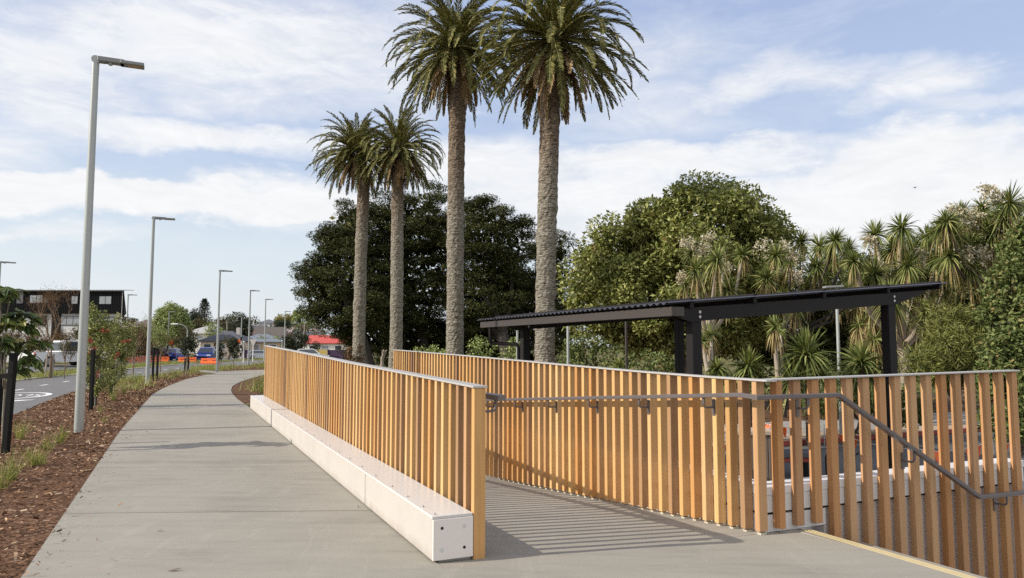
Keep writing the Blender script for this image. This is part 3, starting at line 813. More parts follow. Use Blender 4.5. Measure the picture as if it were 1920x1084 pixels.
for i in range(n):
    a, b = i * 4, (i + 1) * 4
    fs += [(a + 1, a + 3, b + 3, b + 1), (a, b, b + 2, a + 2), (a, a + 1, b + 1, b), (a + 2, b + 2, b + 3, a + 3)]
MB().add(vs, fs, False).build('corrugated_roof', CORR, t)
d0 = CPT(-0.40, 6.2, 1.90)
MB().tube([d0, d0 - UP * 0.28, d0 - UP * 0.33 + D2 * 0.05, CPT(0.0, 5.75, 1.55), CPT(0.04, 5.72, 1.48), CPT(0.04, 5.72, PZ)], 0.04, 10).build('downpipe', BLACKM, t)

# slim poles of the plaza
for u, Y, zt, r, lab in ((1065, 19, 2.3, 0.036, 'slim pale pole under the left part of the canopy roof'), (1174.5, 18, 2.35, 0.034, 'slim brown grey pole under the middle of the canopy'), (970, 20, 1.9, 0.03, 'thin pole beside the canopy downpipe')):
    p = at(u, 650, Y)
    o = MB().tube([(p[0], p[1], -1.03), (p[0], p[1], zt)], r, 10).lathe((p[0], p[1], zt), [(r, 0), (r * 1.2, 0.01), (r * 1.2, 0.04)], 10).lathe((p[0], p[1], -1.03), [(r * 2.2, 0), (r * 2.2, 0.03), (r, 0.035)], 12).build('slim_pole', POLE if u < 1100 else BRNZ); tag(o, lab, 'pole')
p = at(1572, 650, 20)
t = thing('plaza_lamp', 'tall slim plaza lamp whose flat head shows above the canopy roof', 'street lamp', (p[0], p[1], -1.03))
MB().tube([(p[0], p[1], -1.03), (p[0], p[1], 3.12)], [0.05, 0.04], 12).build('pole', POLE, t)
MB().bbox((p[0] - 0.34, p[1] - 0.12, 3.10), (0.50, 0, 0.02), (0, 0.24, 0), (0, 0, 0.055), 0.01).build('lamp_head', HEAD, t)

# orange bunting on strings across the plaza
FLAGW = mat('faded_flag', (0.75, 0.42, 0.28), 0.7, var=0.1)
pts = [at(1395, 782, 20.5), at(1545, 800, 19.0), at(1722, 842, 16.0), at(1862, 824, 17.5), at(1960, 822, 19)]
t = thing('flag_bunting', 'string of small orange triangular flags hung across the plaza behind the stair fence', 'bunting', (pts[0][0], pts[0][1], -1.0))
for q in pts: MB().tube([(q[0], q[1], -1.03), q + UP * 0.05], 0.015, 6).build('stake', STEEL, t)
for a, b in zip(pts[:-1], pts[1:]):
    n = 12; P = [a + (b - a) * k / n - UP * 0.14 * (1 - (2 * k / n - 1) ** 2) for k in range(n + 1)]
    MB().tube(P, 0.006, 5).build('string', WHITE, t)
    L = np.linalg.norm(b - a); nf = int(L / 0.42)
    for k in range(nf):
        f = (k + 0.5) / nf; c = a + (b - a) * f - UP * 0.14 * (1 - (2 * f - 1) ** 2); d = unit(b - a) * 0.12
        sw = np.array([RND.uniform(-.05, .05), RND.uniform(-.05, .05), -0.30])
        MB().prism([c - d, c + d, c + sw + d * RND.uniform(-.4, .4)], (0.0, 0.006, 0)).build('flag', ORANGE if k % 3 else FLAGW, t)
# bench, bike rack and boarded enclosure in the plaza
p = at(1490, 850, 14.6)
t = thing('plaza_bench', 'low dark topped plaza bench with a red underside behind the stair fence', 'bench', (p[0], p[1], -1.03))
MB().bbox((p[0] - 1.3, p[1] - 0.25, -0.66), (1.75, 0.1, 0), (-0.03, 0.5, 0), (0, 0, 0.10), 0.01).build('seat', mat('dark_bench_top', (0.10, 0.10, 0.11), 0.6), t)
MB().bbox((p[0] - 1.25, p[1] - 0.2, -0.76), (1.65, 0.1, 0), (-0.03, 0.42, 0), (0, 0, 0.098), 0.01).build('underside', REDK, t)
for dx in (-1.0, 0.15): MB().bbox((p[0] + dx, p[1] - 0.1, -1.03), (0.08, 0, 0), (0, 0.3, 0), (0, 0, 0.268), 0.006).build('leg', BLACKM, t)
p = at(1618, 868, 14.0)
t = thing('bike_rack', 'low black tube bike rack on the dark plaza paving', 'bike rack', (p[0], p[1], -1.03))
for k in range(3):
    x = p[0] - 0.7 + 0.55 * k
    MB().tube([(x, p[1], -1.03), (x, p[1], -0.62)] + [(x + 0.12 * (1 - math.cos(a)), p[1] + 0.05 * a, -0.62 + 0.10 * math.sin(a)) for a in np.linspace(0.4, PI, 6)] + [(x + 0.24, p[1] + 0.16, -1.03)], 0.016, 8).build('hoop', BLACKM, t)
MB().tube([(p[0] - 0.75, p[1], -0.97), (p[0] + 0.75, p[1] + 0.05, -0.97)], 0.014, 8).build('base_bar', BLACKM, t)
p = at(1420, 850, 9.3)
t = thing('boarded_enclosure', 'brown vertical board enclosure with a pale top glimpsed at the fence corner', 'bin enclosure', (p[0], p[1], -1.03))
for k in range(6):
    MB().bbox((p[0] - 0.28 + 0.085 * k, p[1], -1.03), (0.076, 0, 0), (0, 0.03, 0), (0, 0, 1.42), 0.003).build('board', BROWNB, t)
MB().bbox((p[0] - 0.30, p[1] - 0.02, 0.39), (0.54, 0, 0), (0, 0.45, 0), (0, 0, 0.05), 0.004).build('top', PAVEB, t)
MB().bbox((p[0] - 0.27, p[1] + 0.03, -1.03), (0.48, 0, 0), (0, 0.38, 0), (0, 0, 1.41), 0.004).build('core', BLACKM, t)

# ------------------------------------------------------------------ vehicles
def car(name, label, cat, c, yaw, paint, L=4.2, W=1.75, H=1.5, style='hatch', group=None):
    """x forward in the car's own frame"""
    t = thing(name, label, cat, c, group)
    fx = np.array([math.cos(yaw), math.sin(yaw), 0]); fy = np.array([-math.sin(yaw), math.cos(yaw), 0])
    def P(x, y, z): return np.array(c) + x * fx + y * fy + z * UP
    h = L / 2; bt = H * 0.60
    prof = {'hatch': [(-h, .32), (-h, bt * .98), (-h + .1, bt + .04), (h * .42, bt), (h * .93, bt * .80), (h, bt * .62), (h, .30), (h * .9, .22), (-h * .92, .22)],
            'ute': [(-h, .45), (-h, 1.05), (h * .4, 1.08), (h * .93, .98), (h, .8), (h, .42), (h * .9, .32), (-h * .95, .36)]}[style]
    def loft(prof, w0, w1, z0, z1):
        b = MB(); n = len(prof); vs = []
        for sgn in (-1, 1):
            for x, z in prof:
                k = (z - z0) / max(1e-6, z1 - z0); vs.append(P(x, sgn * (w0 + (w1 - w0) * min(1, max(0, k))) / 2, z))
        fs = [tuple(range(n)), tuple(range(n, 2 * n))[::-1]] + [(i, n + i, n + (i + 1) % n, (i + 1) % n) for i in range(n)]
        return b.add(vs, fs)
    body = loft(prof, W, W * 0.97, 0.3, bt).build('body', paint, t)
    if style == 'hatch': cab = [(-h + .12, bt + .02), (-h + .45, H - .03), (-h + .7, H), (h * .02, H), (h * .12, H - .03), (h * .5, bt + .0)]
    else: cab = [(-h * .22, 1.06), (-h * .17, H - .03), (-h * .1, H), (h * .18, H), (h * .24, H - .03), (h * .52, 1.06)]
    z0c = cab[0][1]
    loft(cab, W * 0.93, W * 0.76, z0c, H).build('cabin', paint, t)
    def lerp(a, b, k): return tuple(p + (q - p) * k for p, q in zip(a, b))
    def wid(z): return (W * 0.93 + (W * 0.76 - W * 0.93) * (z - z0c) / (H - z0c)) / 2
    def pane(name, a, b):
        A, B = lerp(a, b, 0.10), lerp(a, b, 0.86); nrm = unit(np.array([-(b[1] - a[1]), 0, (b[0] - a[0])])) * (1 if b[0] > a[0] else -1)
        dx, dz = nrm[0] * 0.012, nrm[2] * 0.012
        if name == 'windscreen' and dx < 0: dx, dz = -dx, -dz
        vs = []
        for x, z in (A, B):
            for sgn in (-1, 1): vs.append(P(x + dx, sgn * (wid(z) - 0.07), z + abs(dz)))
        MB().add(vs, [(0, 1, 3, 2)]).build(name, GLASS, t)
    pane('rear_window', cab[0], cab[1]); pane('windscreen', cab[-1], cab[-2])
    for sgn in (-1, 1):
        vs = []
        xa, xb = cab[0][0], cab[-1][0]
        q = [(xa + .28, z0c + .05), (xb - .28, z0c + .05), (cab[-2][0] - .05, H - .1), (cab[1][0] + .12, H - .1)]
        for x, z in q: vs.append(P(x, sgn * (wid(z) + 0.01), z))
        MB().add(vs, [(0, 1, 2, 3)]).build('side_window', GLASS, t)
        for x in (-h * .62, h * .62):
            r = 0.33 if style == 'hatch' else 0.39
            w = MB().cyl(P(x, sgn * (W / 2 - 0.18), r), P(x, sgn * (W / 2 + 0.015), r), r, 18).build('wheel', RUBBER, t)
            MB().cyl(P(x, sgn * (W / 2 + 0.014), r), P(x, sgn * (W / 2 + 0.024), r), r * 0.62, 14).build('rim', STEEL, w)
        b = prof[4] if style == 'hatch' else prof[3]
        MB().bbox(P(h * .94, sgn * W * .37 - .2, bt * .66), fx * .14, fy * .4, UP * .14, .03).build('headlight', WHITE, t)
        MB().bbox(P(-h - .02, sgn * W * .42 - .1, bt * .72), fx * .1, fy * .2, UP * .26, .02).build('tail_light', REDK, t)
    MB().bbox(P(-h - .03, -W * .46, .34), fx * .1, fy * W * .92, UP * .16, .03).build('rear_bumper', STAKE if style == 'hatch' else STEEL, t)
    MB().bbox(P(h - .06, -W * .30, .42), fx * .09, fy * W * .6, UP * .2, .03).build('grille', STAKE, t)
    MB().bbox(P(-h - .035, -.26, .62), fx * .03, fy * .52, UP * .12, .005).build('number_plate', WHITE, t)
    if style == 'ute':
        MB().bbox(P(-h + .06, -W * .44, .8), fx * (h * .72), fy * W * .88, UP * .262, .01).build('tray_cover', STAKE, t)
        MB().bbox(P(-h - .012, -W * .4, .62), fx * .03, fy * W * .8, UP * .36, .01).build('tailgate', paint, t)
    return t
def paint(name, c): return mat(name, c, 0.25, metal=0.1, var=0.03, coat=0.6)
BLUE = paint('royal_blue_paint', (0.025, 0.06, 0.36)); WPAINT = paint('white_car_paint', (0.72, 0.72, 0.72)); GREYP = paint('silver_car_paint', (0.42, 0.45, 0.48)); DARKP = paint('dark_maroon_paint', (0.05, 0.02, 0.022)); 
def onground(u, Y):
    q = at(u, 660, Y); q[2] = ground(q[0], q[1]); return q
car('pickup_truck', 'white pickup truck parked with its tail to the camera behind the bare brown tree', 'pickup truck', onground(117, 54), math.radians(68), WPAINT, 5.3, 1.95, 1.9, 'ute')
car('parked_car', 'bright blue hatchback seen from behind beside the striped beacon', 'car', onground(327, 92), math.radians(97), BLUE, 4.0, 1.72, 1.5)
car('parked_car', 'blue car facing the camera behind the orange barriers', 'car', onground(388, 84), math.radians(-80), BLUE, 4.4, 1.8, 1.6)
car('parked_car', 'small silver car in the distance right of the blue hatchback', 'car', onground(341, 118), math.radians(120), GREYP, 4.2, 1.75, 1.5)
car('parked_car', 'dark maroon vehicle left of the blue hatchback', 'car', onground(305, 98), math.radians(100), DARKP, 4.6, 1.85, 1.9)
car('parked_car', 'pale silver car half hidden by the far end of the plinth fence', 'car', onground(492, 112), math.radians(10), GREYP, 4.2, 1.75, 1.45)
car('parked_car', 'white car whose roof just shows above the plinth fence in front of the purple fence', 'car', onground(585, 92), math.radians(15), WPAINT, 4.2, 1.75, 1.6)

# road barriers and orange site fence
def barrier(u, Y, yaw, lab):
    q = onground(u, Y); a = np.array([math.cos(yaw), math.sin(yaw), 0]); b = np.array([-a[1], a[0], 0])
    t = thing('road_barrier', lab, 'road barrier', q, 'orange water filled road barriers')
    prof = [(-0.26, 0), (0.26, 0), (0.26, 0.16), (0.12, 0.28), (0.09, 0.58), (-0.09, 0.58), (-0.12, 0.28), (-0.26, 0.16)]
    MB().prism([q - a * 0.85 + b * x + UP * z for x, z in prof], a * 1.7).build('body', ORANGE, t)
    for k in (-0.45, 0.45): MB().bbox(q + a * (k - .2) - b * 0.14 + UP * 0.30, a * 0.4, b * 0.28, UP * 0.12, .02).build('fork_slot', mat('orange_shadow_slot', (0.5, 0.07, 0.015), 0.5), t)
for u, Y, yw, lab in ((352, 74, 0.15, 'orange road barrier left in the row in front of the blue car'), (394, 73, 0.0, 'orange road barrier under the headlamps of the blue car'), (302, 79, 0.1, 'orange road barrier beside the striped beacon foot')):
    barrier(u, Y, yw, lab)
A = onground(232, 66); B = onground(300, 76)
t = thing('safety_fence', 'sagging orange plastic safety fence along the road edge under the brown hedge', 'fence', A)
n = 14
for k in range(n + 1):
    q = A + (B - A) * k / n; q[2] = ground(q[0], q[1])
    MB().cyl(q, q + UP * 0.8, 0.02, 6).build('picket', STEEL, t)
mb = MB()
for k in range(n):
    a = A + (B - A) * k / n; b = A + (B - A) * (k + 1) / n
    for r in range(4):
        z0 = 0.1 + 0.15 * r + 0.05 * math.sin(k * 1.7 + r)
        a2, b2 = a.copy(), b.copy(); a2[2] = ground(*a[:2]) + z0; b2[2] = ground(*b[:2]) + z0 + 0.04 * math.sin(k * 2.1)
        mb.obox(a2, b2 - a2, (0, 0.02, 0), (0, 0, 0.09))
mb.build('mesh_sheet', ORANGE, t)

# ------------------------------------------------------------------ buildings
def clad(name, c, sc_=3.0):
    return mat(name, c, 0.7, var=0.15, vscale=4, stretch=(sc_, sc_, 0.2), spec=0.15)
BCLAD = clad('black_vertical_cladding', (0.010, 0.010, 0.012), 6); WCLAD = clad('white_render', (0.62, 0.62, 0.61), 0.5)
Y0 = 80.0
x1 = at(233, 600, Y0)[0]; x0 = at(-260, 600, Y0)[0]
zT, zM, zB = 7.55, 5.12, -0.2
t = thing('apartment_building', 'long black clad apartment building with white lower storey at the left', 'building', (x1, Y0, zB))
MB().obox((x0, Y0 + 0.3, zB), (x1 - x0 - 0.5, 0, 0), (-5.8, 10, 0), (0, 0, zM - zB)).build('lower_wall', WCLAD, t)
mb = MB().prism([(x0, Y0, zM), (x1 + 0.2, Y0, zM), (x1 - 0.15, Y0, zT), (x0, Y0, zT)], (-6.2, 11, 0))
for k in range(150):
    x = x0 + 0.19 * k * 1.0
    if x < x1 - 0.3: mb.obox((x, Y0 - 0.03, zM + 0.02), (0.05, 0, 0), (0, 0.028, 0), (0, 0, zT - zM - 0.05))
mb.build('upper_wall', BCLAD, t)
rf_ = MB().prism([(x0, Y0 - 0.25, zT), (x0, Y0 - 0.25, zT + 0.08), (x0 - 3.1, Y0 + 5.5, zT + 0.45), (x0 - 6.3, Y0 + 11.2, zT + 0.08), (x0 - 6.3, Y0 + 11.2, zT)], (x1 - x0 + 0.0, 0, 0)).build('roof', mat('dark_metal_roof', (0.05, 0.05, 0.055), 0.35, metal=0.3), t)
mb = MB()
for k in range(80):
    x = x0 + 0.42 * k
    if x < x1: mb.prism([(x, Y0 - 0.27, zT + 0.10), (x, Y0 + 2.0, zT + 0.25), (x, Y0 + 2.0, zT + 0.31), (x, Y0 - 0.27, zT + 0.17)], (0.16, 0, 0))
mb.build('roof_rib', CAPM, rf_)
MB().obox((x1 - 0.32, Y0 - 0.05, zB), (0.05, 0, 0), (0, 0.05, 0), (0, 0, zT - zB)).build('downpipe', CAPM, t)
def win(u0, u1, v0, v1, parent, Y, split, m, fm, dy=0.06, frame=0.07):
    a, b = at(u0, v0, Y), at(u1, v1, Y)
    xx0, xx1, z1_, z0_ = a[0], b[0], a[2], b[2]
    f = MB().obox((xx0 - frame, Y - dy, z0_ - frame), (xx1 - xx0 + 2 * frame, 0, 0), (0, 0.05, 0), (0, 0, z1_ - z0_ + 2 * frame)).build('window', fm, parent)
    n = split
    for k in range(n):
        w = (xx1 - xx0) / n
        MB().obox((xx0 + w * k + 0.03, Y - dy - 0.012, z0_), (w - 0.06, 0, 0), (0, 0.02, 0), (0, 0, z1_ - z0_)).build('pane', m, f)
for u0, u1, v0, v1, n, m in ((57, 81, 554, 568, 2, CURT), (135, 146, 555.5, 569.5, 1, CURT), (187, 209, 556, 570, 2, CURT), (3, 22, 552, 567, 2, CURT), (-60, -38, 552, 567, 2, CURT), (84, 90, 559, 567, 1, CURT)):
    win(u0, u1, v0, v1, t, Y0, n, m, STAKE)
for u0, u1, v0, v1, n, m in ((61, 86, 593, 609, 3, GLASS), (114, 149, 593.5, 609, 3, CURT), (178, 214, 595, 611, 3, CURT), (-5, 20, 592, 608, 3, GLASS)):
    win(u0, u1, v0, v1, t, Y0 + 0.3, n, m, STAKE)
a = at(33, 546, Y0); b = at(43.5, 569, Y0)
MB().obox((a[0], Y0 - 0.08, b[2]), (b[0] - a[0], 0, 0), (0, 0.05, 0), (0, 0, a[2] - b[2])).build('grey_panel', mat('slate_panel', (0.11, 0.105, 0.12), 0.5), t)
a = at(95, 588, Y0); b = at(111, 612, Y0)
MB().obox((a[0], Y0 + 0.22, zB), (b[0] - a[0], 0, 0), (0, 0.1, 0), (0, 0, a[2] - zB)).build('dark_bay', BCLAD, t)

def house(label, u, Y, wd, dp, wallh, roofh, roofc, wallc, kind='hip', zoff=None, nwin=3, yaw=0.0, chim=False, storeys=1):
    q = onground(u, Y)
    if zoff is not None: q[2] = zoff
    t = thing('house', label, 'house', q)
    ca, sa = math.cos(yaw), math.sin(yaw)
    def P(x, y, z): return (q[0] + x * ca - y * sa, q[1] + x * sa + y * ca, q[2] + z)
    ax = np.array(P(1, 0, 0)) - np.array(P(0, 0, 0)); ay = np.array(P(0, 1, 0)) - np.array(P(0, 0, 0))
    MB().obox(P(-wd / 2, 0, -1.5), ax * wd, ay * dp, (0, 0, wallh + 1.5)).build('wall', mat('house_wall', tuple(min(0.8, 1.25 * k) for k in wallc), 0.8, var=0.08), t)
    o = 0.45; X, Yf, Yb = wd / 2 + o, -o, dp + o
    if kind == 'hip': ins = min(wd / 2 + o, dp / 2 + o) * 0.95; rd = [(-X + ins, dp / 2), (X - ins, dp / 2)]
    else: rd = [(-X, dp / 2), (X, dp / 2)]
    e = [(-X, Yf), (X, Yf), (X, Yb), (-X, Yb)]
    vs = [P(x, y, wallh) for x, y in e] + [P(x, y, wallh + 0.14) for x, y in e] + [P(x, y, wallh + roofh) for x, y in rd]
    fs = [(0, 3, 2, 1), (0, 1, 5, 4), (1, 2, 6, 5), (2, 3, 7, 6), (3, 0, 4, 7), (4, 5, 9, 8), (5, 6, 9), (6, 7, 8, 9), (7, 4, 8)]
    rf = MB().add(vs, fs).build('roof', mat('house_roof', roofc, 0.75, var=0.15, vscale=2), t)
    if chim: MB().obox(P(wd * .2, dp * .4, wallh + .3), ax * .6, ay * .6, (0, 0, roofh + .3)).build('chimney', mat('chimney', (0.5, 0.45, 0.42), 0.8), rf)
    for sy in range(storeys):
        z = (wallh / storeys) * sy + wallh / storeys * 0.35
        for k in range(nwin):
            x = -wd / 2 + wd * (k + 0.5) / nwin
            f = MB().obox(P(x - wd / nwin * .28, -0.05, z), ax * wd / nwin * .56, ay * .055, (0, 0, wallh / storeys * .48)).build('window', WHITE, t)
            MB().obox(P(x - wd / nwin * .24, -0.07, z + .06), ax * wd / nwin * .48, ay * .03, (0, 0, wallh / storeys * .48 - .12)).build('pane', CURT if k % 2 else GLASS, f)
    return t
house('house with a dark slate hipped roof behind the blue car', 415, 132, 7.6, 7, 2.4, 2.0, (0.075, 0.075, 0.09), (0.55, 0.45, 0.36), 'hip', zoff=0.0, chim=True)
house('low house with blue grey roof and cream brick wall behind the purple fence', 478, 138, 9.5, 8, 2.3, 1.6, (0.16, 0.18, 0.21), (0.50, 0.38, 0.24), 'hip', zoff=0.0)
house('house with a steep brown gabled roof and white gable', 507, 165, 6.2, 7, 2.8, 2.6, (0.12, 0.10, 0.085), (0.66, 0.63, 0.58), 'gable', zoff=0.6, yaw=0.35)
house('house with a terracotta hipped roof on the far slope', 488, 235, 9, 8, 2.6, 2.2, (0.27, 0.13, 0.085), (0.5, 0.4, 0.3), 'hip', zoff=3.2)
house('cream two storey house with a pale pink roof', 517, 240, 7.5, 8, 3.6, 1.4, (0.33, 0.26, 0.25), (0.58, 0.50, 0.40), 'hip', zoff=3.0, storeys=2)
house('dark roofed house highest on the skyline', 497, 340, 7.5, 8, 2.8, 2.0, (0.11, 0.115, 0.13), (0.5, 0.5, 0.5), 'hip', zoff=9.5)
house('house with a red tiled roof and white veranda behind the purple fence', 622, 150, 10.5, 8, 2.3, 1.8, (0.47, 0.075, 0.06), (0.66, 0.62, 0.57), 'gable', zoff=-0.2, nwin=4)
house('pale grey roofed house behind the brown shrub', 374, 150, 6.5, 8, 2.5, 1.8, (0.36, 0.35, 0.34), (0.6, 0.57, 0.52), 'hip', zoff=1.6)
house('brown roofed house beyond the end of the apartment building', 262, 170, 9, 8, 2.4, 2.0, (0.13, 0.10, 0.085), (0.48, 0.40, 0.33), 'hip', zoff=3.5)
house('pink roofed house half hidden by the dark palm cluster', 434, 210, 8, 8, 2.5, 1.7, (0.36, 0.22, 0.19), (0.6, 0.52, 0.46), 'hip', zoff=2.6)
house('white house with pale roof beside the slender pole', 556, 220, 10, 8, 2.6, 1.9, (0.30, 0.24, 0.23), (0.68, 0.66, 0.63), 'hip', zoff=3.2)
house('white house on the hill left of the skyline house', 463, 300, 8, 8, 2.6, 1.8, (0.2, 0.19, 0.19), (0.7, 0.68, 0.65), 'gable', zoff=6.5, yaw=0.5)
house('small grey house beside the norfolk pine', 399, 230, 8, 8, 2.6, 1.8, (0.28, 0.27, 0.27), (0.6, 0.58, 0.55), 'hip', zoff=4.2)
for u, Y, z0, rc, wc, k, lab in ((447, 255, 4.6, (0.20, 0.12, 0.10), (0.55, 0.47, 0.40), 'hip', 'brick red roofed house among the far trees'), (474, 275, 5.4, (0.13, 0.13, 0.14), (0.66, 0.64, 0.6), 'gable', 'dark gabled white house below the tiny skyline palm'),
    (541, 300, 6.4, (0.30, 0.20, 0.17), (0.6, 0.55, 0.5), 'hip', 'pinkish roofed house right of the yellow skyline tree'), (452, 335, 8.2, (0.16, 0.15, 0.15), (0.62, 0.58, 0.52), 'hip', 'small skyline house above the far shaggy palm'),
    (526, 275, 4.6, (0.22, 0.14, 0.11), (0.62, 0.56, 0.48), 'hip', 'rust roofed house below the dark skyline bush'), (552, 185, 1.6, (0.10, 0.095, 0.09), (0.5, 0.46, 0.42), 'hip', 'dark roofed house above the dense round bush'),
    (405, 300, 6.8, (0.24, 0.22, 0.21), (0.64, 0.6, 0.56), 'gable', 'pale gabled house far behind the corner lamp'), (572, 240, 4.0, (0.26, 0.17, 0.14), (0.58, 0.52, 0.45), 'hip', 'tan roofed house against the edge of the dark evergreens')):
    house(lab, u, Y, 7.0, 7, 2.6, 1.7, rc, wc, k, zoff=z0, yaw=0.2 * math.sin(u))
for u0, u1, Y, c, lab in ((458, 497, 118, (0.055, 0.028, 0.075), 'purple painted fence left of the plinth fence end'), (571, 592, 118, (0.055, 0.028, 0.075), 'purple painted fence between the slender pole and the yellow panel'), (593, 613, 117.5, (0.55, 0.40, 0.12), 'yellow panel set in the purple fence'), (614, 680, 118, (0.055, 0.028, 0.075), 'purple painted fence right of the yellow panel'), (535, 570, 117, (0.25, 0.22, 0.08), 'olive fence left of the slender pole')):
    a, b = at(u0, 668, Y), at(u1, 668, Y); zt = at(u0, 656, Y)[2]; zg = min(ground(a[0], a[1]), a[2]) - 0.2
    t = thing('boundary_fence', lab, 'fence', (a[0], a[1], zg))
    m = mat('fence_paint', c, 0.6, var=0.1)
    MB().obox((a[0], Y, zg), (b[0] - a[0], 0, 0), (0, 0.1, 0), (0, 0, zt - zg)).build('panel', m, t)
    for x in np.arange(a[0], b[0], 2.4): MB().obox((x, Y - 0.09, zg), (0.12, 0, 0), (0, 0.085, 0), (0, 0, zt - zg + 0.06)).build('post', m, t)

# ------------------------------------------------------------------ birds
for u, v, Y, lab, r in ((1716, 352, 85, 'small bird gliding in the sky above the tall cabbage trees', 0.3), (1497, 427, 75, 'small dark bird with raised wings above the middle cabbage trees', -0.5)):
    q = at(u, v, Y)
    t = thing('bird', lab, 'bird', q)
    c, s_ = math.cos(r), math.sin(r)
    def Bp(x, y, z): return q + np.array([x * c - z * s_, y, x * s_ + z * c])
    MB().tube([Bp(0, -0.18, 0), Bp(0, -0.1, 0.01), Bp(0, 0.03, 0), Bp(0, 0.14, 0), Bp(0, 0.2, 0.02)], [0.02, 0.05, 0.06, 0.03, 0.01], 8).build('body', STAKE, t)
    for sg in (-1, 1):
        MB().prism([Bp(0.03 * sg, -0.08, 0.02), Bp(0.18 * sg, -0.10, 0.12), Bp(0.34 * sg, 0.02, 0.10), Bp(0.16 * sg, 0.05, 0.10), Bp(0.03 * sg, 0.06, 0.02)], UP * 0.008).build('wing', STAKE, t)
# ------------------------------------------------------------------ vegetation
PALMLEAF = leafmat('palm_leaflets', [(0, (0.0527, 0.057, 0.0182)), (0.4, (0.1085, 0.111, 0.0336)), (0.75, (0.186, 0.177, 0.056)), (1, (0.372, 0.3075, 0.119))], 0.6, 0.16, spec=0.12)
PALMDEAD = leafmat('dead_palm_leaflets', [(0, (0.168, 0.105, 0.049)), (0.5, (0.28, 0.182, 0.091)), (1, (0.42, 0.301, 0.182))], 0.7, 0.1, spec=0.2)
RACHIS = mat('palm_rachis', (0.20, 0.19, 0.07), 0.6, var=0.2)
DARKLEAF = leafmat('dark_evergreen', [(0, (0.0208, 0.0267, 0.0119)), (0.45, (0.0446, 0.0535, 0.0208)), (0.8, (0.0891, 0.0921, 0.0356)), (1, (0.1857, 0.1708, 0.0624))], 0.75, 0.06, spec=0.05)
MAGLEAF = leafmat('magnolia_leaves', [(0, (0.1165, 0.1389, 0.0371)), (0.4, (0.233, 0.2552, 0.0729)), (0.75, (0.3427, 0.3474, 0.1128)), (0.975, (0.466, 0.4537, 0.1858)), (0.985, (0.1828, 0.1064, 0.0442)), (1, (0.1661, 0.0886, 0.0398))], 0.5, 0.22, spec=0.18)
CORDLEAF = leafmat('cabbage_tree_leaves', [(0, (0.0902, 0.1148, 0.0346)), (0.5, (0.1803, 0.216, 0.0679)), (0.85, (0.2962, 0.3105, 0.1111)), (1, (0.4379, 0.405, 0.1729))], 0.55, 0.2, spec=0.12)
CORDDEAD = leafmat('dry_cabbage_leaves', [(0, (0.2104, 0.152, 0.0643)), (0.6, (0.374, 0.2805, 0.1286)), (1, (0.4909, 0.3974, 0.222))], 0.7, 0.1, spec=0.2)
CREAM = leafmat('cream_panicles', [(0, (0.4066, 0.3229, 0.2153)), (0.5, (0.598, 0.5143, 0.3827)), (1, (0.64, 0.64, 0.5741))], 0.8, 0.2, spec=0.1)
SHRUBLEAF = leafmat('broad_shrub_leaves', [(0, (0.063, 0.0868, 0.028)), (0.5, (0.133, 0.168, 0.0532)), (0.9, (0.224, 0.252, 0.091)), (1, (0.364, 0.238, 0.112))], 0.5, 0.2, spec=0.15)
FEATHER = leafmat('feathery_shrub', [(0, (0.1013, 0.1148, 0.0297)), (0.5, (0.1755, 0.189, 0.0473)), (1, (0.27, 0.27, 0.081))], 0.55, 0.2, spec=0.3)
BIGLEAF = leafmat('glossy_sapling_leaves', [(0, (0.058, 0.0911, 0.0331)), (0.6, (0.1242, 0.1739, 0.0563)), (0.9, (0.2318, 0.2732, 0.0911)), (1, (0.3643, 0.3146, 0.0828))], 0.4, 0.22, spec=0.3)
GREYLEAF = leafmat('grey_green_leaves', [(0, (0.1121, 0.1375, 0.0397)), (0.5, (0.2392, 0.2666, 0.0859)), (1, (0.4784, 0.463, 0.2248))], 0.55, 0.2, spec=0.12)
REDFL = leafmat('red_flowers', [(0, (0.16, 0.012, 0.010)), (1, (0.40, 0.045, 0.025))], 0.6, 0.1, tcol=(1, .6, .5))
BROWNTW = leafmat('brown_twig_foliage', [(0, (0.085, 0.045, 0.022)), (0.6, (0.15, 0.085, 0.042)), (1, (0.22, 0.14, 0.075))], 0.9, 0.1, spec=0.1)
GRASS = leafmat('grass_blades', [(0, (0.154, 0.198, 0.0495)), (0.5, (0.297, 0.319, 0.088)), (0.85, (0.418, 0.396, 0.154)), (1, (0.55, 0.473, 0.253))], 0.6, 0.25, spec=0.2)
FARGREEN = leafmat('far_green', [(0, (0.156, 0.195, 0.065)), (0.5, (0.26, 0.312, 0.1105)), (1, (0.377, 0.403, 0.156))], 0.6, 0.15, spec=0.2)
FARDARK = leafmat('far_dark_green', [(0, (0.018, 0.026, 0.014)), (0.6, (0.040, 0.05, 0.025)), (1, (0.07, 0.08, 0.038))], 0.6, 0.1, spec=0.2)
FARYEL = leafmat('far_yellow', [(0, (0.18, 0.15, 0.03)), (1, (0.36, 0.31, 0.08))], 0.6, 0.2, spec=0.2)
FAROLIVE = leafmat('far_olive_brown', [(0, (0.0625, 0.0562, 0.0275)), (0.6, (0.1125, 0.0975, 0.0475)), (1, (0.175, 0.15, 0.075))], 0.7, 0.1, spec=0.1)

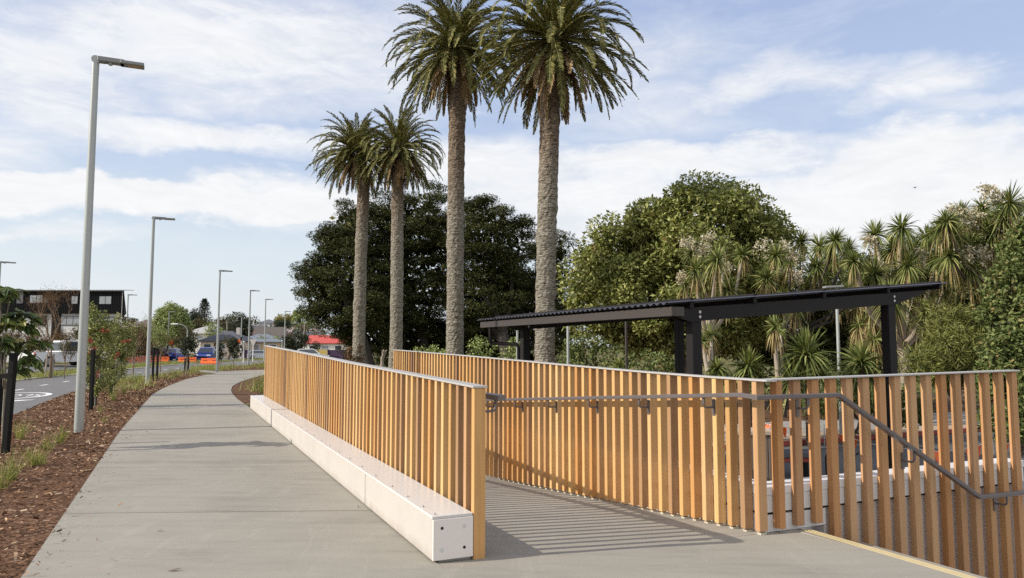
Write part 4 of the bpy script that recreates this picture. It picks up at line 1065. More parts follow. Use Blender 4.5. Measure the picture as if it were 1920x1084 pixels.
def palmtrunk_mat():
    m, t, b = newmat('palm_trunk')
    tc = t.new('ShaderNodeTexCoord'); o = tc.outputs['Object']
    v = t.mapped(o, (5.0, 5.0, 14.0)); vo = t.new('ShaderNodeTexVoronoi'); vo.inputs['Scale'].default_value = 1.4; t.link(v, vo.inputs['Vector'])
    n = t.noise(t.mapped(o, (3, 3, 16)), 1.0, 6, 0.7, 0.8); big = t.noise(o, 0.8, 4); fine = t.noise(o, 24, 4, 0.7)
    sx = t.new('ShaderNodeSeparateXYZ'); t.link(o, sx.inputs[0])
    hgt = t.math('ADD', t.math('MULTIPLY', sx.outputs[2], 0.072), t.math('MULTIPLY', t.math('SUBTRACT', big.outputs['Fac'], 0.5), 0.5))
    up = t.ramp(hgt, [(0.52, 0.0), (0.86, 1.0)])
    c = t.mix(up, t.ramp(n.outputs['Fac'], [(0.3, (0.23, 0.20, 0.16)), (0.55, (0.42, 0.39, 0.32)), (0.75, (0.53, 0.505, 0.42))]),
              t.ramp(n.outputs['Fac'], [(0.3, (0.15, 0.105, 0.075)), (0.55, (0.33, 0.25, 0.185)), (0.75, (0.45, 0.36, 0.28))]))
    c = t.mix(t.math('MULTIPLY', fine.outputs['Fac'], 0.5), c, t.mix(1.0, c, (0.45, 0.43, 0.4), 'MULTIPLY'))
    cre = t.ramp(vo.outputs['Distance'], [(0.25, 0.0), (0.75, 1.0)])
    c = t.mix(t.math('MULTIPLY', cre, 0.75), c, t.mix(1.0, c, (0.30, 0.27, 0.25), 'MULTIPLY'))
    t.link(c, b.inputs['Base Color']); b.inputs['Roughness'].default_value = 0.95; b.inputs['Specular IOR Level'].default_value = 0.15
    bp = t.new('ShaderNodeBump'); bp.inputs['Strength'].default_value = 1.0; bp.inputs['Distance'].default_value = 0.08
    t.link(t.math('ADD', n.outputs['Fac'], t.math('MULTIPLY', vo.outputs['Distance'], 0.7)), bp.inputs['Height']); t.link(bp.outputs[0], b.inputs['Normal'])
    return m
PALMTRUNK = palmtrunk_mat()

def fronds(c, N, L, e_hi, e_lo, seed, stations=40, lw=0.062, ll=0.40, bias=None):
    g = np.random.default_rng(seed); quads = []; rach = MB()
    for i in range(N):
        f = (i + 0.5) / N
        e0 = math.radians(e_hi + (e_lo - e_hi) * f ** 0.9 + g.normal() * 6)
        a = i * 2.39996 + g.normal() * 0.2
        l = L * (0.88 + 0.2 * g.random()) * (0.82 + 0.18 * math.sin(min(1, f * 2.2) * PI / 2))
        bend = math.radians(50 + 32 * g.random() + 34 * max(0.0, math.sin(min(1.0, max(0.0, (1.3 - e0) / 1.5)) * PI))) * (1.0 if e0 > -0.1 else 0.55)
        S = np.linspace(0, 1, stations + 1)
        pit = np.maximum(e0 - bend * S ** 1.7, math.radians(-86))
        ds = l / stations
        hx = np.cumsum(np.cos(pit)) * ds; hz = np.cumsum(np.sin(pit)) * ds
        ca, sa = math.cos(a), math.sin(a)
        tw = g.normal() * 0.12
        P = np.stack([c[0] + ca * (hx + .18) - sa * tw * hx * S, c[1] + sa * (hx + .18) + ca * tw * hx * S, c[2] + hz], 1)
        T = unit(np.gradient(P, axis=0))
        side = unit(np.cross(T, UP) + 1e-6); nup = np.cross(side, T)
        k = np.arange(4, stations + 1); s = S[k]
        lp = ll * np.clip(1.15 * np.sin(np.clip(s * 0.93 + 0.05, 0, 1) * PI) ** 0.55, 0.25, 1.1)
        for sg in (-1, 1):
            j = g.normal(size=(len(k), 3)) * 0.10
            D = unit(T[k] * (0.85 + 0.5 * s[:, None]) + sg * side[k] * 0.72 + nup[k] * 0.25 + j - UP * 0.15)
            nn = unit(np.cross(D, T[k]) + j)
            quads.append(kites(P[k], D, nn, lp * (0.85 + 0.3 * g.random(len(k))), np.full(len(k), lw)))
        rach.tube(P[::5], [0.035 * (1 - 0.85 * x) + 0.006 for x in S[::5]], 5, cap=False)
    return np.concatenate(quads), rach

def palm(label, pb, pt, Y, r, L, N, seed, crown_px, dead=14, stations=40, fruit=False):
    a = at(pb[0], pb[1], Y); b = at(pt[0], pt[1], Y); c = at(crown_px[0], crown_px[1], Y)
    zb = ground(a[0], a[1]) - 0.15
    d = (b - a) / (b[2] - a[2]); a0 = a + d * (zb - a[2])
    t = thing('palm_tree', label, 'palm tree', a0)
    H = c[2] - 0.35 - zb; n = int(H / 0.16); g = np.random.default_rng(seed + 5)
    pts = []; rad = []
    bulge = [g.uniform(0.25, 0.95) * H for _ in range(4)]
    for i in range(n + 1):
        z = H * i / n; k = z / H
        p = a0 + d * z + np.array([0.03 * math.sin(k * 5 + seed), 0, 0]); p[2] = zb + z
        if k > 0.9: p = p + (np.array([c[0], c[1], p[2]]) - p) * ((k - 0.9) / 0.1)
        rr = r * (1.0 + 0.22 * math.exp(-z / 0.9)) * (1 + 0.016 * g.normal()) * (1.0 if i % 2 else 0.972)
        for bz in bulge: rr *= 1 + 0.07 * math.exp(-((z - bz) / 0.22) ** 2)
        if k > 0.93: rr *= 1 + 0.25 * (k - 0.93) / 0.07
        pts.append(p); rad.append(rr)
    mb = MB().tube(pts, rad, 26, smooth=False)
    V = np.array(mb.v); V[:, :2] += g.normal(size=(len(V), 2)) * 0.010; V[:, 2] += g.normal(size=len(V)) * 0.02
    mb.v = V.tolist(); mb.build('trunk', PALMTRUNK, t)
    # leaf-base boots under the crown
    bt = MB()
    for i in range(120):
        f = g.random(); z = c[2] - 0.15 - 1.5 * f; ang = g.random() * 2 * PI; o = np.array([math.cos(ang), math.sin(ang), 0])
        p = np.array([c[0], c[1], z]) + o * r * (0.98 + 0.15 * (1 - f)); 
        l = 0.16 + 0.14 * g.random()
        bt.tube([p, p + o * l * 0.5 + UP * l * 0.35, p + o * l * 0.85 + UP * (l * (0.5 - 1.0 * g.random()))], [0.07, 0.05, 0.02], 5)
    bt.build('leaf_bases', mat('palm_boots', (0.09, 0.06, 0.04), 0.9, var=0.5, vscale=7), t)
    q, ra = fronds(c, N, L, 86, -46, seed, stations, ll=0.094 * L, lw=0.055)
    np_mesh('fronds', q, 4, PALMLEAF, t); ra.build('frond_stems', RACHIS, t)
    q2, ra2 = fronds(c - UP * 0.45, dead, L * 0.72, -28, -75, seed + 1, max(20, stations - 12), ll=0.075 * L)
    np_mesh('dead_fronds', q2, 4, PALMDEAD, t); ra2.build('dead_frond_stems', PALMDEAD, t)
    if fruit:
        P = c + np.array([0.9, -0.9, 0.1]) + RNG.normal(size=(160, 3)) * 0.16
        np_mesh('fruit_bunch', kites(P, rdir(160), rdir(160), np.full(160, 0.14), np.full(160, 0.09)), 4, mat('orange_palm_fruit', (0.42, 0.17, 0.035), 0.6), t)
    return t
palm('nearest palm with the thickest trunk, its crown cut by the picture top', (1022, 680), (1030.5, 190), 28, 0.385, 3.75, 126, 3, (1040, 75), 30, 56)
palm('tall palm second from the right, between the nearest palm and the two shorter palms', (852, 665), (858, 210), 34, 0.40, 3.65, 122, 8, (853, 88), 26, 54)
palm('shorter palm third from the right, in front of the dark evergreens', (741, 690), (747, 330), 45, 0.385, 3.2, 124, 13, (748, 278), 24, 44)
palm('leftmost shorter palm with orange fruit and a ragged trunk base', (671, 690), (682, 350), 46.5, 0.385, 3.2, 124, 21, (668, 284), 20, 44, fruit=True)
# ragged fibre and ivy at the base of the leftmost palm
q = at(668, 690, 46); zg = ground(q[0], q[1])
np_mesh_o = np_mesh('palm_base_scrub', leaf_cloud([(q[0] + RND.uniform(-.5, .5), q[1] - 0.4 + RND.uniform(-.3, .3), zg + RND.uniform(0, 1.2)) for _ in range(12)], [0.2] * 12, 50, 0.2, 0.06), 4, BROWNTW)
tag(np_mesh_o, 'ragged brown scrub around the foot of the leftmost palm', 'shrub')

def ell(u, v, Y, ru, rv, dep=None):
    c = at(u, v, Y); k = Y / FPX
    return c, np.array([ru * k, (dep if dep else 0.8 * ru * k), rv * k])
def clumps_on(E, dens, lo=0.72, hi=1.0, keep=None):
    out = []
    for c, r in E:
        area = (r[0] * r[2] + r[0] * r[1] + r[1] * r[2]) / 3 * 12.6
        n = max(4, int(area * dens)); d = rdir(n)
        P = c + d * r * RNG.uniform(lo, hi, size=(n, 1))
        ok = np.ones(n, bool)
        for c2, r2 in E:
            if c2 is c: continue
            ok &= (((P - c2) / r2) ** 2).sum(1) > 0.45
        out.append(P[ok])
    return np.concatenate(out)
def fill_in(E, per_m3, L, W, k=0.72):
    out = []
    for c, r in E:
        n = int(4.2 * r[0] * r[1] * r[2] * k ** 3 * per_m3); d = rdir(n) * (RNG.random((n, 1)) ** (1 / 3)) * k
        out.append(kites(c + d * r, rdir(n), rdir(n), np.full(n, L), np.full(n, W)))
    return np.concatenate(out)
def limb(mb, a, b, r0, r1, n=7, bow=0.15, k=6):
    a, b = np.array(a, float), np.array(b, float); l = np.linalg.norm(b - a)
    o = RNG.normal(size=3) * bow * l * 0.5; o[2] = abs(o[2]) * 0.5
    P = [a + (b - a) * f + o * math.sin(f * PI) for f in np.linspace(0, 1, k)]
    mb.tube(P, [r0 + (r1 - r0) * f for f in np.linspace(0, 1, k)], n, cap=False)
    return P
def leafy_tree(name, label, cat, E, base, tr, lmat, tmat, dens, cr, per, L, W, flat=1.0, up=0.5, fill=0.0, fL=0.4, fW=0.2, droop=0.0, group=None, nlimb=9, extra=None, top_r=None, hi=1.0):
    base = np.array(base, float)
    t = thing(name, label, cat, base, group)
    P = clumps_on(E, dens, hi=hi)
    if extra is not None: P = np.concatenate([P, np.array(extra)])
    R = cr * RNG.uniform(0.7, 1.3, len(P))
    V = leaf_cloud(P, R, per, L, W, up, flat, droop)
    if fill: V = np.concatenate([V, fill_in(E, fill, fL, fW)])
    np_mesh('crown', V, 4, lmat, t)
    mb = MB(); c0 = np.mean([c for c, r in E], axis=0)
    fork = base + (np.array([c0[0], c0[1], c0[2]]) - base) * 0.45
    mb.tube([base - UP * 0.2, base + UP * 0.15, base + (fork - base) * 0.5, fork], [tr * 1.35, tr * 1.05, tr * 0.9, tr * 0.75], 12)
    idx = RNG.choice(len(P), min(nlimb, len(P)), replace=False)
    for i in idx:
        Q = limb(mb, fork, P[i], tr * 0.5, tr * 0.08)
    mb.build('trunk', tmat, t)
    return t
def gb(u, Y):
    q = at(u, 660, Y); q[2] = ground(q[0], q[1]); return q

# dark evergreens behind the palms
DARKBARK = mat('dark_bark', (0.040, 0.032, 0.026), 0.95, var=0.4, vscale=9)
dk = dict(lmat=DARKLEAF, tmat=DARKBARK, dens=0.66, cr=1.0, per=480, L=0.20, W=0.065, flat=0.34, up=0.8, fill=14, fL=0.6, fW=0.35, droop=0.0, nlimb=14, hi=1.13)
leafy_tree('evergreen_tree', 'dark spreading evergreen tree leftmost, behind the two shorter palms', 'tree', [ell(660, 530, 60, 78, 100), ell(606, 562, 60, 42, 50), ell(655, 432, 60, 46, 52), ell(712, 440, 62, 55, 72), ell(585, 515, 59, 26, 18), ell(620, 470, 60, 30, 45), ell(700, 610, 62, 60, 60), ell(690, 602, 61, 32, 34)], gb(690, 59), 0.55, **dk)
leafy_tree('evergreen_tree', 'dark evergreen tree between the second palm and the two shorter palms', 'tree', [ell(785, 415, 62, 58, 70), ell(780, 530, 63, 72, 90), ell(830, 470, 63, 40, 70), ell(790, 630, 66, 70, 40), ell(745, 560, 65, 40, 80), ell(800, 672, 67, 90, 26)], gb(800, 63), 0.5, **dk)
leafy_tree('evergreen_tree', 'dark evergreen tree between the two tallest palm trunks', 'tree', [ell(905, 435, 60, 62, 66), ell(900, 545, 62, 80, 78), ell(965, 460, 60, 38, 52), ell(880, 400, 60, 25, 30), ell(900, 630, 66, 80, 45), ell(940, 672, 67, 90, 26), ell(960, 560, 66, 50, 70)], gb(960, 58), 0.6, **dk)
leafy_tree('evergreen_tree', 'low dark evergreen tree seen right behind the nearest palm trunk', 'tree', [ell(1030, 520, 64, 42, 78), ell(1050, 470, 64, 22, 40), ell(985, 600, 64, 40, 60), ell(1040, 620, 64, 50, 60)], gb(1030, 64), 0.45, **dk)
leafy_tree('undergrowth_shrub', 'sunlit green shrub low between the palm trunks', 'shrub', [ell(810, 668, 52, 40, 14), ell(905, 655, 50, 25, 18)], gb(850, 51), 0.06, FARGREEN, BARK, 1.2, 0.4, 60, 0.2, 0.1)
leafy_tree('undergrowth_shrub', 'sunlit shrub beside the downpipe end of the canopy', 'shrub', [ell(955, 660, 40, 22, 22)], gb(955, 40), 0.06, FARGREEN, BARK, 1.6, 0.35, 70, 0.18, 0.09)

# magnolia
E_ = [ell(1318, 458, 30, 144, 112), ell(1195, 488, 30, 80, 86), ell(1135, 548, 30, 60, 95), ell(1408, 482, 30, 68, 72), ell(1245, 575, 30, 130, 95), ell(1390, 570, 31, 70, 80), ell(1330, 630, 30, 50, 45), ell(1110, 520, 30, 40, 50)]
mg = leafy_tree('magnolia_tree', 'broad domed sunlit magnolia tree with glossy yellow green leaves behind the canopy', 'tree', E_, gb(1283, 29.5), 0.24, MAGLEAF, BARK, 1.15, 0.74, 460, 0.19, 0.088, flat=0.72, up=0.6, fill=12, fL=0.5, fW=0.32, nlimb=16)
Pf = clumps_on(E_, 0.08, 1.0, 1.05); Pf = Pf[Pf[:, 1] < 30.5][:16]
for p in Pf[:14]:
    d = rdir(9); np_mesh('flower', kites(np.repeat(p[None], 9, 0), unit(d + UP * 0.6), rdir(9), np.full(9, 0.13), np.full(9, 0.09)), 4, WHITE, mg)
leafy_tree('undergrowth_shrub', 'shaded leafy shrub below the magnolia by the slim poles', 'shrub', [ell(1105, 675, 25, 55, 38), ell(1215, 690, 25, 50, 30)], gb(1150, 25), 0.05, SHRUBLEAF, BARK, 3.5, 0.28, 90, 0.13, 0.06, fill=20, fL=0.25, fW=0.15)

# cabbage trees
def rosette(c, r, n, g, up=0.12, wid=0.036, droop=0.5, seg=4, lo=-0.85):
    d = []
    while len(d) < n:
        x = g.normal(size=3); x /= np.linalg.norm(x)
        if x[2] > lo: d.append(x)
    d = np.array(d); d = unit(d + UP * up)
    l = r * (0.8 + 0.35 * g.random(n)); S = np.linspace(0, 1, seg + 1)
    side = unit(np.cross(d, UP) + 1e-6)
    tw = g.normal(size=(n, 1)) * 0.5; nrm = np.cross(side, d); side = unit(side * np.cos(tw) + nrm * np.sin(tw))
    P = c + d[:, None, :] * (l[:, None] * S)[:, :, None]
    P[:, :, 2] -= (l[:, None] * droop * (S ** 2.4) * np.clip(1.0 - d[:, 2:3] * 0.9, 0.1, 1.4))
    w = wid * np.array([0.5, 1.0, 0.95, 0.7, 0.06])[None, :, None] if seg == 4 else wid * np.linspace(1, 0.06, seg + 1)[None, :, None]
    return np.stack([P - side[:, None] * w * 0.5, P + side[:, None] * w * 0.5], 2)
def cabbage_tree(label, bu, Y, heads, flowers=(), tr=0.14, tmat=BARKP, seed=0, fork=0.5, leaves=185, dead=24, bv=None, name='cabbage_tree'):
    g = np.random.default_rng(100 + seed)
    base = gb(bu, Y); t = thing(name, label, 'cabbage tree', base)
    H = [(at(u, v, Y + g.normal() * 0.9), rp * Y / FPX) for u, v, rp in heads]
    lo = min(h[0][2] for h in H)
    fz = base[2] + (lo - base[2]) * fork
    mb = MB(); f0 = np.array([base[0], base[1], fz])
    mb.tube([base - UP * 0.2, base + UP * 0.2, base + UP * (fz - base[2]) * 0.5 + np.array([0.05, 0, 0]), f0], [tr * 1.25, tr * 1.02, tr * 0.95, tr * 0.85], 12)
    for i, (c, r) in enumerate(H):
        k = 0.25 * g.random(); m = f0 + (c - f0) * 0.5 + np.array([(c[0] - f0[0]) * 0.18, 0, -0.12])
        mb.tube([f0, f0 + (m - f0) * 0.5, m, c - UP * 0.03], [tr * 0.6, tr * 0.5, tr * 0.42, tr * 0.34], 8, cap=False)
    mb.build('trunk', tmat, t)
    for c, r in H:
        k_ = g.uniform(0.75, 1.12)
        hd = strips_mesh('leaf_head', rosette(c, r * k_, int(leaves * k_), g, droop=g.uniform(0.12, 0.5)), 4, CORDLEAF, t)
        strips_mesh('dry_leaves', rosette(c - UP * r * 0.15, r * 0.8, dead, g, up=-0.9, droop=0.9, lo=-1.0), 4, CORDDEAD, hd)
    for u, v, rp in flowers:
        c = at(u, v, Y - 0.45); r = rp * Y / FPX; n = 300
        a = rdir(26); a = unit(a + UP * 0.35)
        ii = g.integers(0, 26, n); f = g.random(n) ** 0.6
        P = c + a[ii] * (f * r)[:, None] + g.normal(size=(n, 3)) * r * 0.07
        np_mesh('flower_panicle', kites(P, rdir(n), rdir(n), np.full(n, 0.075), np.full(n, 0.05)), 4, CREAM, t)
    return t
cabbage_tree('cabbage tree with pale cream flower plumes in front of the magnolia', 1328, 24, [(1305, 505, 33), (1345, 487, 36), (1283, 535, 30), (1322, 536, 30), (1366, 545, 32), (1300, 470, 28), (1357, 462, 30), (1392, 478, 26)], [(1290, 458, 17), (1328, 450, 16), (1316, 472, 18), (1280, 522, 14), (1306, 527, 14), (1364, 505, 13)], 0.13, BARKP, 1, 0.62)
cabbage_tree('many headed cabbage tree with large creamy plumes right of the magnolia', 1466, 26, [(1482, 486, 34), (1502, 452, 32), (1536, 462, 32), (1566, 452, 28), (1592, 468, 26), (1550, 520, 36), (1512, 540, 34), (1468, 558, 34), (1438, 522, 34), (1600, 522, 30), (1575, 560, 32), (1455, 480, 28), (1530, 500, 36), (1605, 555, 34), (1490, 575, 32), (1560, 490, 30)], [(1434, 470, 24), (1472, 468, 22), (1455, 505, 21), (1492, 522, 18), (1488, 485, 15)], 0.10, DARKBARK, 2, 0.7)
cabbage_tree('cabbage tree with a pale forked trunk behind the right canopy post', 1693, 23, [(1640, 440, 34), (1690, 428, 36), (1738, 446, 32), (1702, 500, 44), (1655, 492, 34), (1758, 488, 32), (1722, 545, 44), (1625, 536, 34), (1672, 560, 38), (1770, 540, 34), (1735, 590, 46), (1600, 490, 26), (1675, 465, 38), (1715, 470, 38), (1640, 515, 36), (1690, 530, 40), (1745, 520, 40)], [(1698, 520, 20), (1648, 502, 18), (1630, 452, 16), (1722, 480, 16), (1760, 505, 18)], 0.19, BARKP, 3, 0.72)
cabbage_tree('tallest cabbage tree at the right edge with brownish seed plumes', 1880, 21.5, [(1803, 402, 34), (1842, 390, 38), (1892, 382, 40), (1858, 440, 46), (1912, 440, 48), (1818, 462, 42), (1935, 390, 40), (1790, 440, 34), (1760, 432, 30), (1880, 410, 42), (1830, 425, 42), (1780, 480, 40), (1815, 505, 42), (1850, 490, 42), (1900, 480, 42), (1775, 415, 30)], [(1868, 376, 22), (1840, 482, 24), (1806, 482, 24), (1822, 408, 24), (1908, 395, 24), (1790, 398, 18), (1850, 360, 18), (1895, 430, 20)], 0.11, BARK, 4, 0.86)
cabbage_tree('small single headed cabbage tree under the middle of the canopy beam', 1455, 19, [(1453, 612, 30), (1463, 622, 24)], (), 0.07, BARKP, 5, 0.8, 80, 40)
cabbage_tree('young cabbage tree standing right behind the pair of left canopy posts', 1327, 19, [(1333, 628, 26), (1318, 640, 20)], (), 0.12, BARKP, 6, 0.7, 70, 40)
cabbage_tree('shaggy cabbage tree with hanging dry leaves left of the right canopy post', 1628, 24.5, [(1632, 590, 36), (1610, 610, 26), (1640, 635, 30)], (), 0.12, BARK, 7, 0.6, 60, 90)
def tuft_shrub(label, u, v, Y, rp, seed, n=170):
    g = np.random.default_rng(300 + seed); c = at(u, v, Y); zg = ground(c[0], c[1]); r = rp * Y / FPX
    t = thing('cabbage_shrub', label, 'shrub', (c[0], c[1], zg))
    MB().tube([(c[0], c[1], zg - 0.1), (c[0], c[1], c[2])], [0.08, 0.05], 8).build('stem', BARK, t)
    V = np.concatenate([rosette(c, r * 1.15, n, g, up=0.35, droop=0.6, wid=0.05), rosette(c - UP * r * 0.7 + np.array([r * .4, 0, 0]), r, n // 2, g, up=0.3, wid=0.05), rosette(c - UP * r * 0.8 - np.array([r * .5, 0, 0]), r, n // 2, g, up=0.3, wid=0.05)])
    strips_mesh('leaves', V, 4, CORDLEAF, t)
tuft_shrub('spiky cabbage shrub low behind the ramp fence, left of the corner', 1403, 690, 19.5, 40, 1)
tuft_shrub('largest spiky cabbage shrub behind the corner of the two fences', 1512, 668, 19, 56, 2, 220)
tuft_shrub('spiky cabbage shrub beside the plaza lamp pole', 1615, 682, 19.5, 48, 3)
tuft_shrub('narrow spiky shrub tuft between the young cabbage tree and the canopy posts', 1345, 692, 18.5, 26, 4, 110)
tuft_shrub('small spiky tuft beside the brown grey slim pole', 1160, 690, 20.5, 20, 5, 80)
th_ = dict(lmat=DARKLEAF, tmat=BARK, dens=1.3, cr=0.6, per=110, L=0.24, W=0.11, flat=0.8, up=0.6, fill=18, fL=0.5, fW=0.3, nlimb=8)
leafy_tree('thicket_tree', 'dark thicket tree behind the middle cabbage trees', 'tree', [ell(1500, 620, 32, 85, 75), ell(1430, 640, 32, 60, 60)], gb(1480, 32), 0.18, **th_)
leafy_tree('thicket_tree', 'dark thicket tree behind the pale forked cabbage tree', 'tree', [ell(1640, 610, 31, 85, 85), ell(1580, 650, 31, 50, 60)], gb(1640, 31), 0.18, **th_)
leafy_tree('thicket_tree', 'dark thicket tree left of the tallest cabbage tree', 'tree', [ell(1800, 570, 30, 85, 95), ell(1880, 560, 30, 70, 110)], gb(1800, 30), 0.2, **th_)
leafy_tree('thicket_tree', 'olive leafy thicket filling the gaps behind the cabbage tree heads', 'tree', [ell(1560, 545, 31, 75, 55), ell(1690, 530, 31, 85, 75), ell(1800, 500, 29, 70, 80), ell(1880, 500, 29, 60, 90)], gb(1700, 31), 0.15, SHRUBLEAF, DARKBARK, 1.5, 0.5, 160, 0.2, 0.08, flat=0.8, fill=12, nlimb=8)
leafy_tree('thicket_tree', 'dark thicket tree beyond the right edge of the picture behind the broad leaved shrub', 'tree', [ell(2040, 560, 26, 110, 110), ell(2150, 600, 27, 110, 100)], gb(2080, 26), 0.2, **th_)
leafy_tree('broadleaf_shrub', 'tall broad leaved green shrub at the right edge of the picture', 'shrub', [ell(1898, 580, 17.5, 52, 95), ell(1945, 500, 18, 60, 90), ell(1888, 690, 17, 42, 70), ell(1940, 650, 17, 50, 120), ell(1880, 760, 17, 45, 60)], gb(1910, 17.5), 0.09, SHRUBLEAF, BARK, 9, 0.22, 75, 0.125, 0.062, fill=60, fL=0.25, fW=0.16, nlimb=14)
leafy_tree('feathery_shrub', 'soft yellow green feathery shrub left of the broad leaved shrub', 'shrub', [ell(1790, 665, 19, 55, 50), ell(1765, 610, 19.5, 32, 30), ell(1820, 620, 19.5, 28, 30), ell(1730, 690, 19, 35, 30)], gb(1785, 19), 0.06, FEATHER, BARK, 6.5, 0.26, 170, 0.20, 0.022, up=0.2, fill=45, fL=0.25, fW=0.1, nlimb=12)
leafy_tree('undergrowth_shrub', 'low green shrub on the mulch bank behind the stair fence', 'shrub', [ell(1560, 745, 21, 60, 30), ell(1680, 760, 20.5, 60, 30)], gb(1600, 21), 0.04, SHRUBLEAF, BARK, 5, 0.22, 80, 0.14, 0.05)

# ---- young trees and stakes along the footpath
def stake(label, foot, top, w=0.07, wood=STAKE, Y=None, name='tree_stake'):
    a = gp(*foot) if Y is None else gb(foot[0], Y); Y_ = a[1]; b = at(top[0], top[1], Y_)
    d = b - a; x = unit(np.cross(d, np.array([0, 1.0, 0]))); y = unit(np.cross(d, x))
    o = MB().bbox(a - x * w / 2 - y * w / 2 - d * 0.03, x * w, y * w, d * 1.03, 0.004).build(name, wood)
    return tag(o, label, 'stake')
stake('nearest black tree stake beside the glossy leaved sapling', (10, 851), (26, 662), 0.08)
stake('black tree stake cut by the left picture edge behind the sapling', (-9, 838), (4, 660), 0.08)
stake('tall black stake just right of the nearest lamp pole', (170, 769), (175, 655), 0.075)
stake('black stake standing behind the front red flowering bush', (181, 755), (186, 657), 0.075, Y=18.6)
stake('black stake under the rear red flowering bush', (208, 741), (212, 668), 0.075)
stake('left one of two bare black stakes left of the bend', (286, 714), (288.5, 652), 0.08)
stake('right one of two bare black stakes left of the bend', (294, 711), (296.5, 654), 0.08)
stake('left black stake of the small round street tree', (346, 699), (347.5, 672), 0.08)
stake('right black stake of the small round street tree', (352.5, 698), (354, 671), 0.08)
stake('wooden stake left of the bare brown tree', (86.5, 705), (88.5, 664), 0.07, BARKP, 37)
stake('wooden stake right of the bare brown tree', (99, 705), (101, 664), 0.07, BARKP, 37.3)
def strap(label, u0, u1, v, Y, h=0.06):
    a, b = at(u0, v, Y), at(u1, v - 2, Y); d = np.cross(b - a, UP); d = unit(d) * 0.02
    o = MB().obox(a - UP * h / 2, b - a, d, UP * h).build('tie_strap', STAKE); tag(o, label, 'strap')
strap('black tie strap between the two stakes of the glossy sapling', -3, 22, 706, 10.2)
strap('black tie strap linking the two bare stakes left of the bend', 287, 297, 656, 33.5, 0.12)
strap('black tie strap between the stakes of the front red flowering bush', 174, 187, 671, 17.9, 0.07)

b0 = gp(6, 846); Ys = b0[1]
t = thing('young_tree', 'young sapling with large glossy drooping leaves at the left edge', 'tree', b0)
mb = MB(); mb.tube([b0 - UP * .05, at(6, 790, Ys), at(9, 730, Ys)], [0.020, 0.017, 0.015], 8)
tips = [(22, 640), (42, 590), (60, 600), (70, 640), (30, 590), (12, 600), (52, 640), (2, 545), (16, 545), (38, 690), (62, 670), (5, 640), (-15, 600), (-20, 560)]
LP = []
for u, v in tips:
    e = at(u, v, Ys + RND.uniform(-.25, .25)); s0 = at(9, 730, Ys) if v > 560 else at(2, 620, Ys)
    Q = limb(mb, s0, e, 0.012, 0.005, 6, 0.2); LP += [e, Q[-2] * .5 + e * .5]
mb.build('stem', SAPL, t)
V = []
for p in LP:
    n = 9; a = RNG.random(n) * 2 * PI
    D = unit(np.stack([np.cos(a), np.sin(a), -0.75 + 0.9 * RNG.random(n)], 1)); Nn = unit(UP * 1.0 + D * 0.5 + RNG.normal(size=(n, 3)) * .4)
    L = RNG.uniform(0.15, 0.28, n); S = unit(np.cross(D, Nn)); N2 = np.cross(S, D); W = L * 0.42
    P = p + RNG.normal(size=(n, 3)) * 0.03
    for i in range(n):
        pr = [(0, .02, 0), (.22, .38, .02), (.5, .5, -.0), (.8, .28, -.10), (1, .0, -.22)]
        cs = [P[i] + D[i] * L[i] * x + UP * L[i] * z for x, w, z in pr]
        for sg in (-1, 1):
            for q in range(4):
                w0, w1 = pr[q][1] * W[i], pr[q + 1][1] * W[i]
                V += [cs[q], cs[q + 1], cs[q + 1] + sg * S[i] * w1 + N2[i] * w1 * .35, cs[q] + sg * S[i] * w0 + N2[i] * w0 * .35]
k = len(V) // 32
me_o = np_mesh('leaves', np.array(V), 4, BIGLEAF, t)
# weld so each leaf is one island
import bmesh
bm = bmesh.new(); bm.from_mesh(me_o.data); bmesh.ops.remove_doubles(bm, verts=bm.verts, dist=0.0005); bm.to_mesh(me_o.data); bm.free()

def bush(label, base, blobs, Y, n_red, seed, tips=()):
    t = thing('flowering_bush', label, 'bush', base)
    E = [ell(u, v, Y, ru, rv) for u, v, ru, rv in blobs]
    P = clumps_on(E, 26); extra = [at(u, v + 6 * k_, Y) for u, v in tips for k_ in range(9)]
    if extra: P = np.concatenate([P, np.array(extra)])
    V = np.concatenate([leaf_cloud(P, 0.095 * RNG.uniform(.7, 1.3, len(P)), 34, 0.072, 0.034, up=0.3), fill_in(E, 200, 0.09, 0.05)])
    np_mesh('foliage', V, 4, GREYLEAF, t)
    mb = MB()
    for i in RNG.choice(len(P), 26, replace=False): limb(mb, base + UP * 0.25, P[i], 0.014, 0.004, 5)
    mb.tube([base - UP * .1, base + UP * .3], [0.02, 0.016], 7)
    mb.build('stem', SAPL, t)
    return t, E
def redfl(t, pts, Y):
    for u, v in pts:
        p = at(u, v, Y - 0.45); n = 24
        np_mesh('flower', kites(p + RNG.normal(size=(n, 3)) * np.array([.035, .03, .025]), unit(rdir(n) + UP * .8), rdir(n), np.full(n, 0.06), np.full(n, 0.025)), 4, REDFL, t)
b1 = gp(178, 763)
t1, E1 = bush('front red flowering bush with grey green leaves behind the nearest lamp pole', b1, [(178, 640, 24, 34), (186, 700, 24, 40), (178, 610, 14, 22), (165, 680, 12, 40)], 18.2, 5, 1, [(171, 572), (180, 585), (196, 588), (205, 605)])
redfl(t1, [(168, 640), (176, 654), (172, 662), (194, 620), (202, 622), (183, 702)], 18.2)
b2 = gp(214, 738)
t2, E2 = bush('rear red flowering bush with grey green leaves further along the mulch bed', b2, [(220, 640, 24, 34), (216, 690, 22, 34), (236, 652, 12, 22), (208, 615, 14, 18)], 22.5, 5, 2, [(250, 612), (238, 605), (222, 592)])
redfl(t2, [(214, 672), (229, 642), (240, 640), (222, 665)], 22.5)
